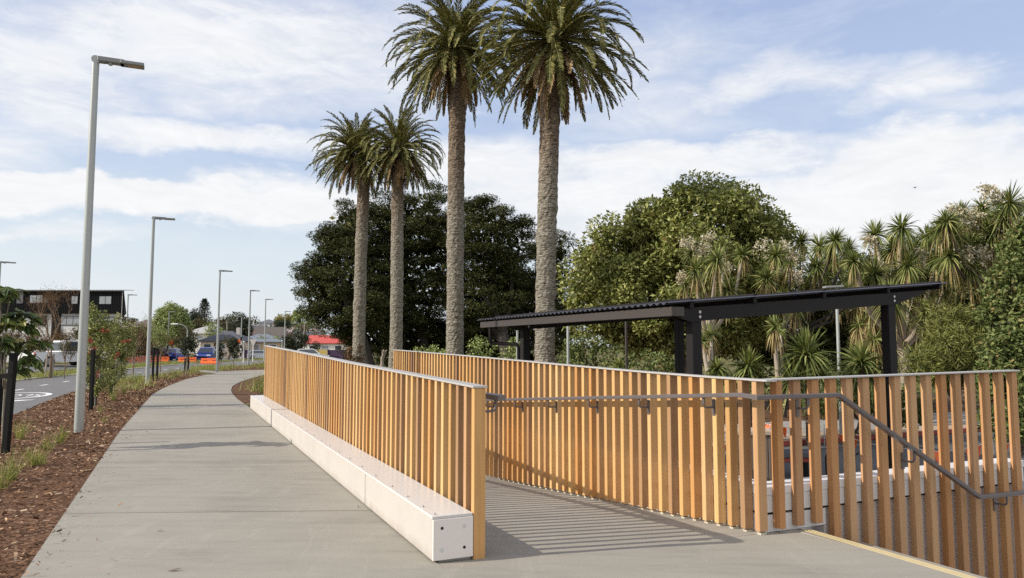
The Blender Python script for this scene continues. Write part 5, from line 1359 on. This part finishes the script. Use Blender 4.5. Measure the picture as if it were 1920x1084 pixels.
def small_tree(label, u, v, ru, rv, Y, lm=FARDARK, per=70, name='street_tree', trunk=0.04, L=0.16, W=0.08):
    leafy_tree(name, label, 'tree', [ell(u, v, Y, ru, rv)], gb(u, Y), trunk, lm, SAPL, 4.5, 0.22, per, L, W, fill=40, fL=0.22, fW=0.12, nlimb=6)
small_tree('small round street tree on black stakes at the mouth of the spur path', 351, 653, 11, 20, 43)
small_tree('small dark street tree right behind the corner lamp pole', 413, 656, 8, 14, 56)
small_tree('small bushy street tree left of the far lamp beside the give way sign', 438, 654, 11, 17, 58)

def bare_tree(name, label, u, v_top, Y, r, fuzz=None, fz=None, seed=0, depth=5, spread=0.55, tm=TWIG, lean=0.0):
    g = random.Random(seed); base = gb(u, Y); H = at(u, v_top, Y)[2] - base[2]
    t = thing(name, label, 'tree', base); mb = MB(); ends = []
    def rec(p, d, l, r, k):
        q = p + d * l
        m = p + d * l * 0.5 + np.array([g.uniform(-1, 1), g.uniform(-1, 1), 0]) * l * 0.04
        mb.tube([p, m, q], [r, r * 0.85, r * 0.68], 5 if k < 3 else 3, cap=False); ends.append(q)
        if k >= depth: return
        for i in range(g.choice([2, 3, 3]) if k else 4):
            a = g.uniform(0, 2 * PI); s = spread * g.uniform(0.6, 1.3)
            e = np.array([math.cos(a) * s, math.sin(a) * s, 0.75]); e = unit(d * 0.55 + e * 0.8)
            rec(p + d * l * g.uniform(0.55, 1.0), e, l * g.uniform(0.55, 0.75), r * 0.6, k + 1)
    rec(base - UP * .1, unit(np.array([lean, 0, 1.0])), H * 0.42, r, 0)
    mb.build('trunk', tm, t)
    if fuzz is not None:
        P = np.array([p for p in ends if p[2] > base[2] + H * fz[0]])
        P = np.repeat(P, fz[1], 0); n = len(P)
        P = P + RNG.normal(size=(n, 3)) * fz[2]
        np_mesh('crown', kites(P, unit(rdir(n) + UP * 0.3), rdir(n), np.full(n, fz[3]), np.full(n, fz[4])), 4, fuzz, t)
    return t
bare_tree('bare_tree', 'brown leafed bare young tree in front of the apartment building', 95, 535, 37.2, 0.055, BROWNTW, (0.35, 6, 0.14, 0.14, 0.018), 5, 5, 0.75)
bare_tree('bare_tree', 'thin sparse sapling right of the pickup truck', 123, 630, 36, 0.03, FAROLIVE, (0.3, 6, 0.12, 0.10, 0.03), 9, 4, 0.5)
bare_tree('bare_tree', 'leafless pale twiggy sapling between the building end and the second lamp', 251, 575, 42, 0.04, FAROLIVE, (0.55, 3, 0.12, 0.08, 0.025), 12, 5, 0.5)
bare_tree('bare_tree', 'slim yellow green sapling just left of the striped beacon', 302, 608, 48, 0.04, FARGREEN, (0.3, 9, 0.2, 0.12, 0.05), 14, 4, 0.45)
bare_tree('pruned_tree', 'pollarded pale grey tree stump with cut limbs behind the plinth fence between two palms', 716, 640, 50, 0.14, None, None, 23, 2, 0.7, BARKP)
# hedges and far trees
def far(label, blobs, Y, lm, dens, cr, per, L, W, u=None, tr=0.2, name='far_tree', cat='tree', **k):
    E = [ell(*(b[:2]), Y, *b[2:]) for b in blobs]
    leafy_tree(name, label, cat, E, gb(u or blobs[0][0], Y), tr, lm, BARK, dens, cr, per, L, W, **k)
far('tall brown twiggy hedge behind the orange safety fence', [(255, 652, 40, 22), (230, 645, 25, 24), (290, 648, 30, 26), (270, 630, 30, 16)], 80, BROWNTW, 1.3, 0.5, 70, 0.28, 0.05, name='brown_hedge', cat='hedge', fill=6, fL=0.5, fW=0.15)
far('brown twiggy hedge in front of the white storey of the building', [(40, 640, 50, 22), (-20, 640, 50, 25), (95, 640, 40, 18)], 70, BROWNTW, 1.2, 0.5, 60, 0.26, 0.05, name='brown_hedge', cat='hedge', fill=6, fL=0.5, fW=0.15)
far('olive scrub below the windows right of the nearest lamp pole', [(190, 628, 50, 20)], 74, FAROLIVE, 1.2, 0.5, 60, 0.26, 0.07, name='olive_scrub', cat='shrub', fill=6)
far('large rounded bright green tree left of the norfolk pine', [(322, 603, 27, 32), (312, 615, 20, 30), (338, 610, 16, 28)], 130, FARGREEN, 0.55, 0.9, 100, 0.45, 0.2, fill=3, fL=0.8, fW=0.4)
far('rounded mid green tree along the distant road by the curved street light', [(400, 618, 12, 12), (408, 624, 9, 10)], 150, FARGREEN, 0.6, 0.7, 80, 0.35, 0.16, fill=3)
far('pale green street tree below the brown roofed house', [(268, 628, 14, 14), (280, 634, 12, 12)], 105, FARGREEN, 0.8, 0.6, 80, 0.3, 0.14, fill=3)
far('low green tree in front of the steep brown gabled house', [(493, 640, 9, 8), (516, 640, 9, 8)], 140, FARGREEN, 0.8, 0.6, 70, 0.3, 0.14, fill=3)
far('brown weeping shrub behind the blue cars', [(350, 635, 20, 18), (336, 640, 14, 16)], 112, FAROLIVE, 0.9, 0.6, 80, 0.35, 0.1, fill=5, name='weeping_shrub', cat='shrub')
far('small round dark tree left of the norfolk pine', [(361, 590, 9, 12), (366, 602, 14, 9)], 200, FARDARK, 0.45, 0.9, 70, 0.5, 0.25, fill=2)
far('dull brown tree below the norfolk pine', [(376, 608, 20, 9)], 190, FAROLIVE, 0.5, 0.8, 60, 0.45, 0.2, fill=2)
def norfolk(label, u, vt, vb, Y, rp):
    b = gb(u, Y); a = at(u, vt, Y); z0 = at(u, vb, Y)[2]; t = thing('norfolk_pine', label, 'tree', b)
    MB().tube([b, a], [0.4, 0.05], 8).build('trunk', BARK, t); V = []
    H = a[2] - z0; R = rp * Y / FPX; n = 15
    for i in range(n):
        f = i / (n - 1); z = z0 + H * f; r = R * (1 - f) ** 0.8 * (0.85 + .3 * RNG.random()) + 0.25
        for k in range(7):
            an = 2 * PI * k / 7 + i * 0.5 + RNG.normal() * .15; d = np.array([math.cos(an), math.sin(an), 0.18]); m = 26
            s = RNG.random(m); P = np.array([a[0], a[1], z]) + d * (s * r)[:, None] + RNG.normal(size=(m, 3)) * 0.16
            V.append(kites(P, unit(d + rdir(m) * .8 + UP * .3), rdir(m), np.full(m, 0.55), np.full(m, 0.16)))
    np_mesh('crown', np.concatenate(V), 4, FARDARK, t)
norfolk('tall tiered norfolk pine on the skyline left of the corner lamp', 383.5, 563, 618, 210, 19)
far('dark tree mass behind the houses right of the corner lamp', [(455, 612, 12, 24), (440, 622, 16, 16), (462, 625, 10, 14)], 170, FARDARK, 0.5, 0.9, 80, 0.5, 0.22, fill=2)
far('olive green trees left of the dark tree mass', [(422, 608, 12, 12), (432, 602, 10, 12)], 190, FAROLIVE, 0.5, 0.9, 70, 0.5, 0.22, fill=2)
far('yellow leafed round tree on the skyline', [(533, 602, 14, 9)], 270, FARYEL, 0.4, 1.1, 80, 0.6, 0.3, fill=2)
far('dark bush below the yellow skyline tree', [(532, 609, 16, 7)], 255, FARDARK, 0.4, 1.0, 70, 0.6, 0.3, fill=2)
far('green tree on the skyline beside the dark evergreens', [(562, 600, 12, 16), (575, 606, 12, 16)], 200, FARGREEN, 0.4, 1.0, 80, 0.5, 0.25, fill=2)
far('dense round green bush left of the slender pole', [(556, 640, 20, 16), (544, 644, 14, 13)], 112, FARDARK, 1.0, 0.55, 90, 0.3, 0.14, fill=6, name='round_bush', cat='bush')
far('rusty bush left of the dense round bush', [(540, 634, 7, 7)], 122, BROWNTW, 1.0, 0.5, 60, 0.3, 0.12, fill=4, name='round_bush', cat='bush')
far('clipped round bush in front of the red roofed house', [(592, 650, 9, 7)], 128, FARDARK, 1.2, 0.5, 80, 0.25, 0.12, fill=6, name='round_bush', cat='bush')
far('brown bushy shrub behind the second beacon', [(428, 642, 9, 10), (447, 655, 8, 8)], 108, FAROLIVE, 1.0, 0.5, 60, 0.3, 0.1, fill=5, name='weeping_shrub', cat='shrub')
far('green hillside trees left of the brown roofed house', [(236, 612, 12, 8), (285, 612, 16, 8), (300, 620, 14, 10)], 190, FAROLIVE, 0.45, 0.9, 60, 0.5, 0.22, fill=2)
for lab, u, v, Y, L in (('shaggy far palm above the dark tree mass', 440, 596, 185, 2.8), ('tiny palm on the skyline left of the dark roofed house', 478, 600, 300, 2.6), ('palm with arching fronds left of the red roofed house', 565, 612, 130, 2.6)):
    c = at(u, v, Y); b = gb(u, Y); t = thing('far_palm', lab, 'palm tree', b)
    MB().tube([b, c], [0.3, 0.25], 8).build('trunk', BARK, t)
    q, ra = fronds(c, 34, L, 80, -40, int(u), 14, lw=0.14, ll=0.45); np_mesh('fronds', q, 4, FARDARK, t)
# wooded skyline
V = []
P = []
for k in range(260):
    u = RND.uniform(-900, 1500); Y = RND.uniform(380, 620); q = at(u, 640, Y); zg = ground(q[0], q[1]); P.append((q[0], q[1], zg + RND.uniform(0, 3.0)))
np_o = np_mesh('distant_wood', leaf_cloud(P, [RND.uniform(2.5, 5) for _ in P], 110, 1.6, 0.8, flat=0.7, fill=.3), 4, FAROLIVE); tag(np_o, kind='stuff')

# ---- grass tufts, chips and litter
def blades(cs, n, L, wid, g, spread=0.06, lay=0.9):
    m = len(cs) * n; c = np.repeat(np.array(cs, float), n, 0) + np.concatenate([g.normal(size=(m, 2)) * spread, np.zeros((m, 1))], 1)
    a = g.random(m) * 2 * PI; tilt = g.random(m) ** 0.8 * lay
    d = np.stack([np.cos(a) * np.sin(tilt), np.sin(a) * np.sin(tilt), np.cos(tilt)], 1); l = L * (0.55 + 0.6 * g.random(m)); S = np.linspace(0, 1, 4)
    side = unit(np.cross(d, UP) + g.normal(size=(m, 3)) * 0.2)
    Pp = c[:, None] + d[:, None] * (l[:, None] * S)[:, :, None]
    hd = d.copy(); hd[:, 2] = 0
    Pp = Pp + (hd * (l * 0.35)[:, None])[:, None] * (S ** 2)[None, :, None]; Pp[:, :, 2] -= (l[:, None] * 0.30 * np.sin(tilt)[:, None] * S ** 2.2)
    w = wid * np.array([1, 0.9, 0.6, 0.05])[None, :, None]
    return np.stack([Pp - side[:, None] * w * .5, Pp + side[:, None] * w * .5], 2)
g5 = np.random.default_rng(55)
for u, v, n, L, lab in ((37, 822, 90, 0.36, 'grass tuft in the mulch beside the nearest black stake'), (88, 842, 60, 0.26, 'small sparse grass tuft left of the nearest lamp pole foot'), (113, 830, 70, 0.32, 'grass tuft closest to the nearest lamp pole foot on its left'), (66, 872, 100, 0.30, 'bright green grass tuft nearer than the black stake, in open mulch'), (22, 898, 80, 0.36, 'yellow green grass tuft near the lower left edge of the picture'), (2, 915, 60, 0.34, 'grass tuft cut by the left picture edge'), (212, 752, 100, 0.42, 'pale grass tuft between the rear bush and the footpath'), (188, 772, 30, 0.2, 'tiny grass tuft beside the foot of the tall black stake'), (196, 792, 26, 0.18, 'faint low grass tuft right of the nearest lamp pole'), (84, 868, 24, 0.16, 'faint low tuft right of the bright green tuft'), (232, 738, 70, 0.34, 'grass tuft behind the pale tuft near the rear bush')):
    p = gp(u, v); o = strips_mesh('grass_tuft', blades([p - UP * .02], int(n * .8), L * 1.15, 0.008, g5, 0.03, 0.62), 3, GRASS); tag(o, lab, 'grass tuft', None)
cs = []
def scatter(A, B, n, lo=0.0, hi=1.0, ymin=0):
    A = resample(A, 60); B = resample(B, 60); o = []
    while len(o) < n:
        k = RND.uniform(0, 58.99); i = int(k); f = k - i; w = RND.uniform(lo, hi)
        p = (A[i] * (1 - f) + A[i + 1] * f) * (1 - w) + (B[i] * (1 - f) + B[i + 1] * f) * w
        if p[1] > ymin: o.append((p[0], p[1], ground(p[0], p[1]) - 0.03))
    return o
cs = scatter(cycR[:10], pathL[:15], 40, 0.05, 0.75, 25)
strip2 = scatter(cl[8:], roadN[1:], 300, 0.05, 0.6, 24)
strip3 = scatter([gp(*p) for p in [(364, 692.4), (407, 695.8), (460, 694.2), (540, 692.2)]], [gp(*p) for p in [(363, 692), (407, 687.6), (460, 684), (540, 680)]], 110)
strip4 = scatter(bR[2:], bX[2:], 40, 0.25, 1.0, 22)
tag(strips_mesh('verge_grass', blades(cs + strip2 + strip3 + strip4, 26, 0.46, 0.022, g5, 0.20, 0.8), 3, GRASS), kind='stuff')
o = strips_mesh('leafy_clump', blades([tuple(gp(487, 733))], 90, 0.75, 0.022, g5, 0.22, 0.7), 3, GRASS); tag(o, 'lush green grass clump in the bed at the far end of the plinth', 'grass tuft')
# bark chips lying on the mulch
def chips(C, smin, smax):
    C = np.array(C, float); n = len(C); a = RNG.random(n) * 2 * PI
    D = unit(np.stack([np.cos(a), np.sin(a), RNG.normal(size=n) * 0.30], 1)); Nn = unit(UP + RNG.normal(size=(n, 3)) * 0.45)
    L = smin + (smax - smin) * RNG.random(n) ** 2.2; W = L * RNG.uniform(0.2, 0.5, n); S = unit(np.cross(D, Nn))
    C[:, 2] += RNG.random(n) * 0.03 + 0.028
    return np.stack([C - D * L[:, None] / 2 - S * W[:, None] / 2, C + D * L[:, None] / 2 - S * W[:, None] * .4, C + D * L[:, None] * .45 + S * W[:, None] / 2, C - D * L[:, None] / 2 + S * W[:, None] * .35], 1).reshape(-1, 3)
spill = []
for k in range(420):
    s = RND.uniform(-4.5, 11); w = WL + 0.01 + RND.expovariate(1 / 0.14)
    if w < -0.5: q = SW(s, w); spill.append((q[0], q[1], -0.012))
near = [p for p in scatter(cycR[:8], pathL[:14], 60000, 0.0, 0.995, 3) if p[1] < 26 and p[0] > -14.6 and p[0] > -0.72 * p[1] - 1.0]
mid = [p for p in scatter(cycR[3:10], pathL[8:15], 9000, 0.0, 0.99, 20)]
o = np_mesh('bark_chips', np.concatenate([chips(near, 0.008, 0.070), chips(spill, 0.008, 0.045), chips(mid, 0.04, 0.11)]), 4, CHIPS); tag(o, kind='stuff')
for u, v, a, lab in ((327, 1071, 0.3, 'curled brown leaf lying on the footpath at the bottom of the picture'), (120, 1016, 1.2, 'small dry twig leaf on the footpath near its mulch edge'), (672, 952, 2.0, 'dead leaf scrap against the plinth joint'), (300, 997, 0.0, 'thin brown straw lying mid footpath')):
    p = gp(u, v); d = np.array([math.cos(a), math.sin(a), 0]); s_ = np.cross(UP, d)
    l = 0.042 if u == 327 else 0.022
    o = MB().prism([p - d * l + UP * .004, p + s_ * l * .3 + UP * .012, p + d * l + UP * .016, p - s_ * l * .3 + UP * .006], UP * .002).build('fallen_leaf', BROWNB); tag(o, lab, 'fallen leaf')
# ------------------------------------------------------------------ sky, sun, camera
SUN_EL = math.radians(31.0)
SUN_DIR = unit(np.array([-0.968, -0.25, 0])) * math.cos(SUN_EL) + UP * math.sin(SUN_EL)     # towards the sun
w = bpy.data.worlds.new('World'); sc.world = w; w.use_nodes = True
t = NT(w); bg = t.n['Background']
STR = 0.10
sky = t.new('ShaderNodeTexSky', sky_type='NISHITA'); sky.sun_disc = False; sky.sun_elevation = SUN_EL
sky.sun_rotation = math.atan2(SUN_DIR[0], SUN_DIR[1]); sky.air_density = 1.0; sky.dust_density = 1.6; sky.ozone_density = 1.2
tc = t.new('ShaderNodeTexCoord'); D = tc.outputs['Generated']
sx = t.new('ShaderNodeSeparateXYZ'); t.link(D, sx.inputs[0])
az = t.math('ARCTAN2', sx.outputs[0], sx.outputs[1]); el = t.math('ARCSINE', sx.outputs[2])
cmb = t.new('ShaderNodeCombineXYZ'); t.link(az, cmb.inputs[0]); t.link(el, cmb.inputs[1]); A = cmb.outputs[0]
n1 = t.noise(t.mapped(A, (2.6, 11.0, 1), (0, 0, -0.14)), 1.0, 10, 0.62, 0.9).outputs['Fac']
n2 = t.noise(t.mapped(A, (11.0, 34.0, 1), (0, 0, 0.15)), 1.0, 8, 0.68, 1.2).outputs['Fac']
wv = t.noise(t.mapped(A, (5.0, 10.0, 1)), 1.0, 6, 0.6).outputs['Color']
off = t.new('ShaderNodeVectorMath', operation='MULTIPLY_ADD'); t.link(wv, off.inputs[0]); off.inputs[1].default_value = (0.34, 0.13, 0); off.inputs[2].default_value = (-0.17, -0.065, 0)
ad = t.new('ShaderNodeVectorMath', operation='ADD'); t.link(A, ad.inputs[0]); t.link(off.outputs[0], ad.inputs[1])
sw = t.new('ShaderNodeSeparateXYZ'); t.link(ad.outputs[0], sw.inputs[0])
def azel(u, v):
    d = unit(ray(u, v)); return math.atan2(d[0], d[1]), math.asin(d[2])
# cloud banks: centre, half sizes, weight, top-edge sharpness
banks = [(430, 70, 420, 125, 0.72), (690, 120, 200, 85, 0.52), (60, 150, 180, 100, 0.68), (20, 240, 120, 40, 0.5), (470, 252, 430, 36, 0.75),
         (230, 368, 520, 48, 1.7), (560, 350, 190, 34, 0.9), (90, 440, 190, 18, 0.5), (560, 440, 80, 14, 0.3), (1470, 140, 130, 44, 0.5), (1690, 145, 140, 60, 0.6), (1870, 190, 200, 30, 0.35), (1330, 60, 160, 60, 0.3),
         (1260, 290, 260, 42, 1.0), (1330, 275, 70, 26, 0.9), (1700, 300, 200, 60, 1.1), (1560, 400, 620, 90, 1.15), (1130, 360, 230, 60, 1.0), (1180, 150, 220, 110, 0.45), (900, 330, 240, 90, 0.8), (1240, 210, 160, 60, 0.3), (-400, 200, 420, 90, 0.8), (2500, 250, 600, 120, 0.9)]
acc = None
for u, v, ru, rv, wt in banks:
    a0, e0 = azel(u, v); k = 1 / FPX; cz_ = math.cos(a0) if abs(a0) < 1.3 else 0.3
    da = t.math('DIVIDE', t.math('SUBTRACT', sw.outputs[0], a0), ru * k * max(0.5, cz_)); de = t.math('DIVIDE', t.math('SUBTRACT', sw.outputs[1], e0), rv * k * max(0.5, cz_))
    r2 = t.math('ADD', t.math('MULTIPLY', da, da), t.math('MULTIPLY', de, de))
    m = t.math('MULTIPLY', t.math('SUBTRACT', 1.0, t.math('MULTIPLY', r2, 0.62), clamp=True), wt)
    acc = m if acc is None else t.math('SMOOTH_MAX', acc, m)
    if acc is not m: acc.node.inputs[2].default_value = 0.12
# out of view: brightened cloud behind the camera, added to fill the shade
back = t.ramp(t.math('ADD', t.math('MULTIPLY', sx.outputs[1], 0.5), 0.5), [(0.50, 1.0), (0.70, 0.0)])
back_fill = t.math('MULTIPLY', back, t.ramp(n1, [(0.30, 0.30), (0.58, 0.95)]))
tex = t.math('ADD', t.math('MULTIPLY', t.math('SUBTRACT', n1, 0.5), 2.0), t.math('MULTIPLY', t.math('SUBTRACT', n2, 0.5), 1.1))
dens = t.math('ADD', t.math('MULTIPLY', acc, 1.0), t.math('MULTIPLY', tex, t.math('ADD', t.math('MULTIPLY', acc, 0.55), 0.22)))
cl_ = t.ramp(dens, [(0.04, 0.0), (0.32, 0.34), (0.66, 0.84), (1.0, 1.0)])
cl_ = t.math('MAXIMUM', cl_, back_fill)
# paler, hazier sky towards the horizon
hzc = t.ramp(el, [(0.0, (0.68, 0.72, 0.755)), (0.13, (0.62, 0.685, 0.745)), (0.26, (0.435, 0.53, 0.71)), (0.45, (0.36, 0.445, 0.655)), (1.0, (0.22, 0.30, 0.55))])
hz10 = t.mix(1.0, hzc, (10.57, 10.57, 10.57), 'MULTIPLY')
skyc = t.mix(0.8, sky.outputs[0], hz10)
shade = t.math('MULTIPLY', t.ramp(n2, [(0.3, 0.92), (0.65, 1.0)]), t.math('ADD', 1.0, t.math('MULTIPLY', back, 0.22)))  # the added cloud behind the camera is brightened here as well
cw = t.new('ShaderNodeCombineColor')
for i, k in enumerate((8.0, 8.05, 8.15)): t.link(t.math('MULTIPLY', shade, k), cw.inputs[i])
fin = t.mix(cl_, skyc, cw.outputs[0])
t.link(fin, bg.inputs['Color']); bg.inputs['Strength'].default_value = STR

sl = bpy.data.lights.new('sun', 'SUN'); sl.energy = 4.5; sl.angle = math.radians(0.5); sl.color = (1.0, 0.93, 0.82)
so = bpy.data.objects.new('sun', sl); col.objects.link(so)
so.rotation_euler = Vector(tuple(-SUN_DIR)).to_track_quat('-Z', 'Y').to_euler(); so.location = (-20, -10, 30)

cam = bpy.data.cameras.new('camera'); co = bpy.data.objects.new('camera', cam); col.objects.link(co)
cam.sensor_width = 36; cam.sensor_fit = 'HORIZONTAL'; cam.lens = FPX / 1920 * 36; cam.clip_end = 5000; cam.clip_start = 0.05
co.location = (0, 0, EYE); co.rotation_euler = (PI / 2 + PITCH, 0, 0)
sc.camera = co
sc.view_settings.view_transform = 'Standard'; sc.view_settings.look = 'None'; sc.view_settings.exposure = 0.28; sc.view_settings.gamma = 1.0
sc.view_settings.use_curve_mapping = False
sc.render.engine = 'CYCLES'

sc.cycles.use_denoising = False
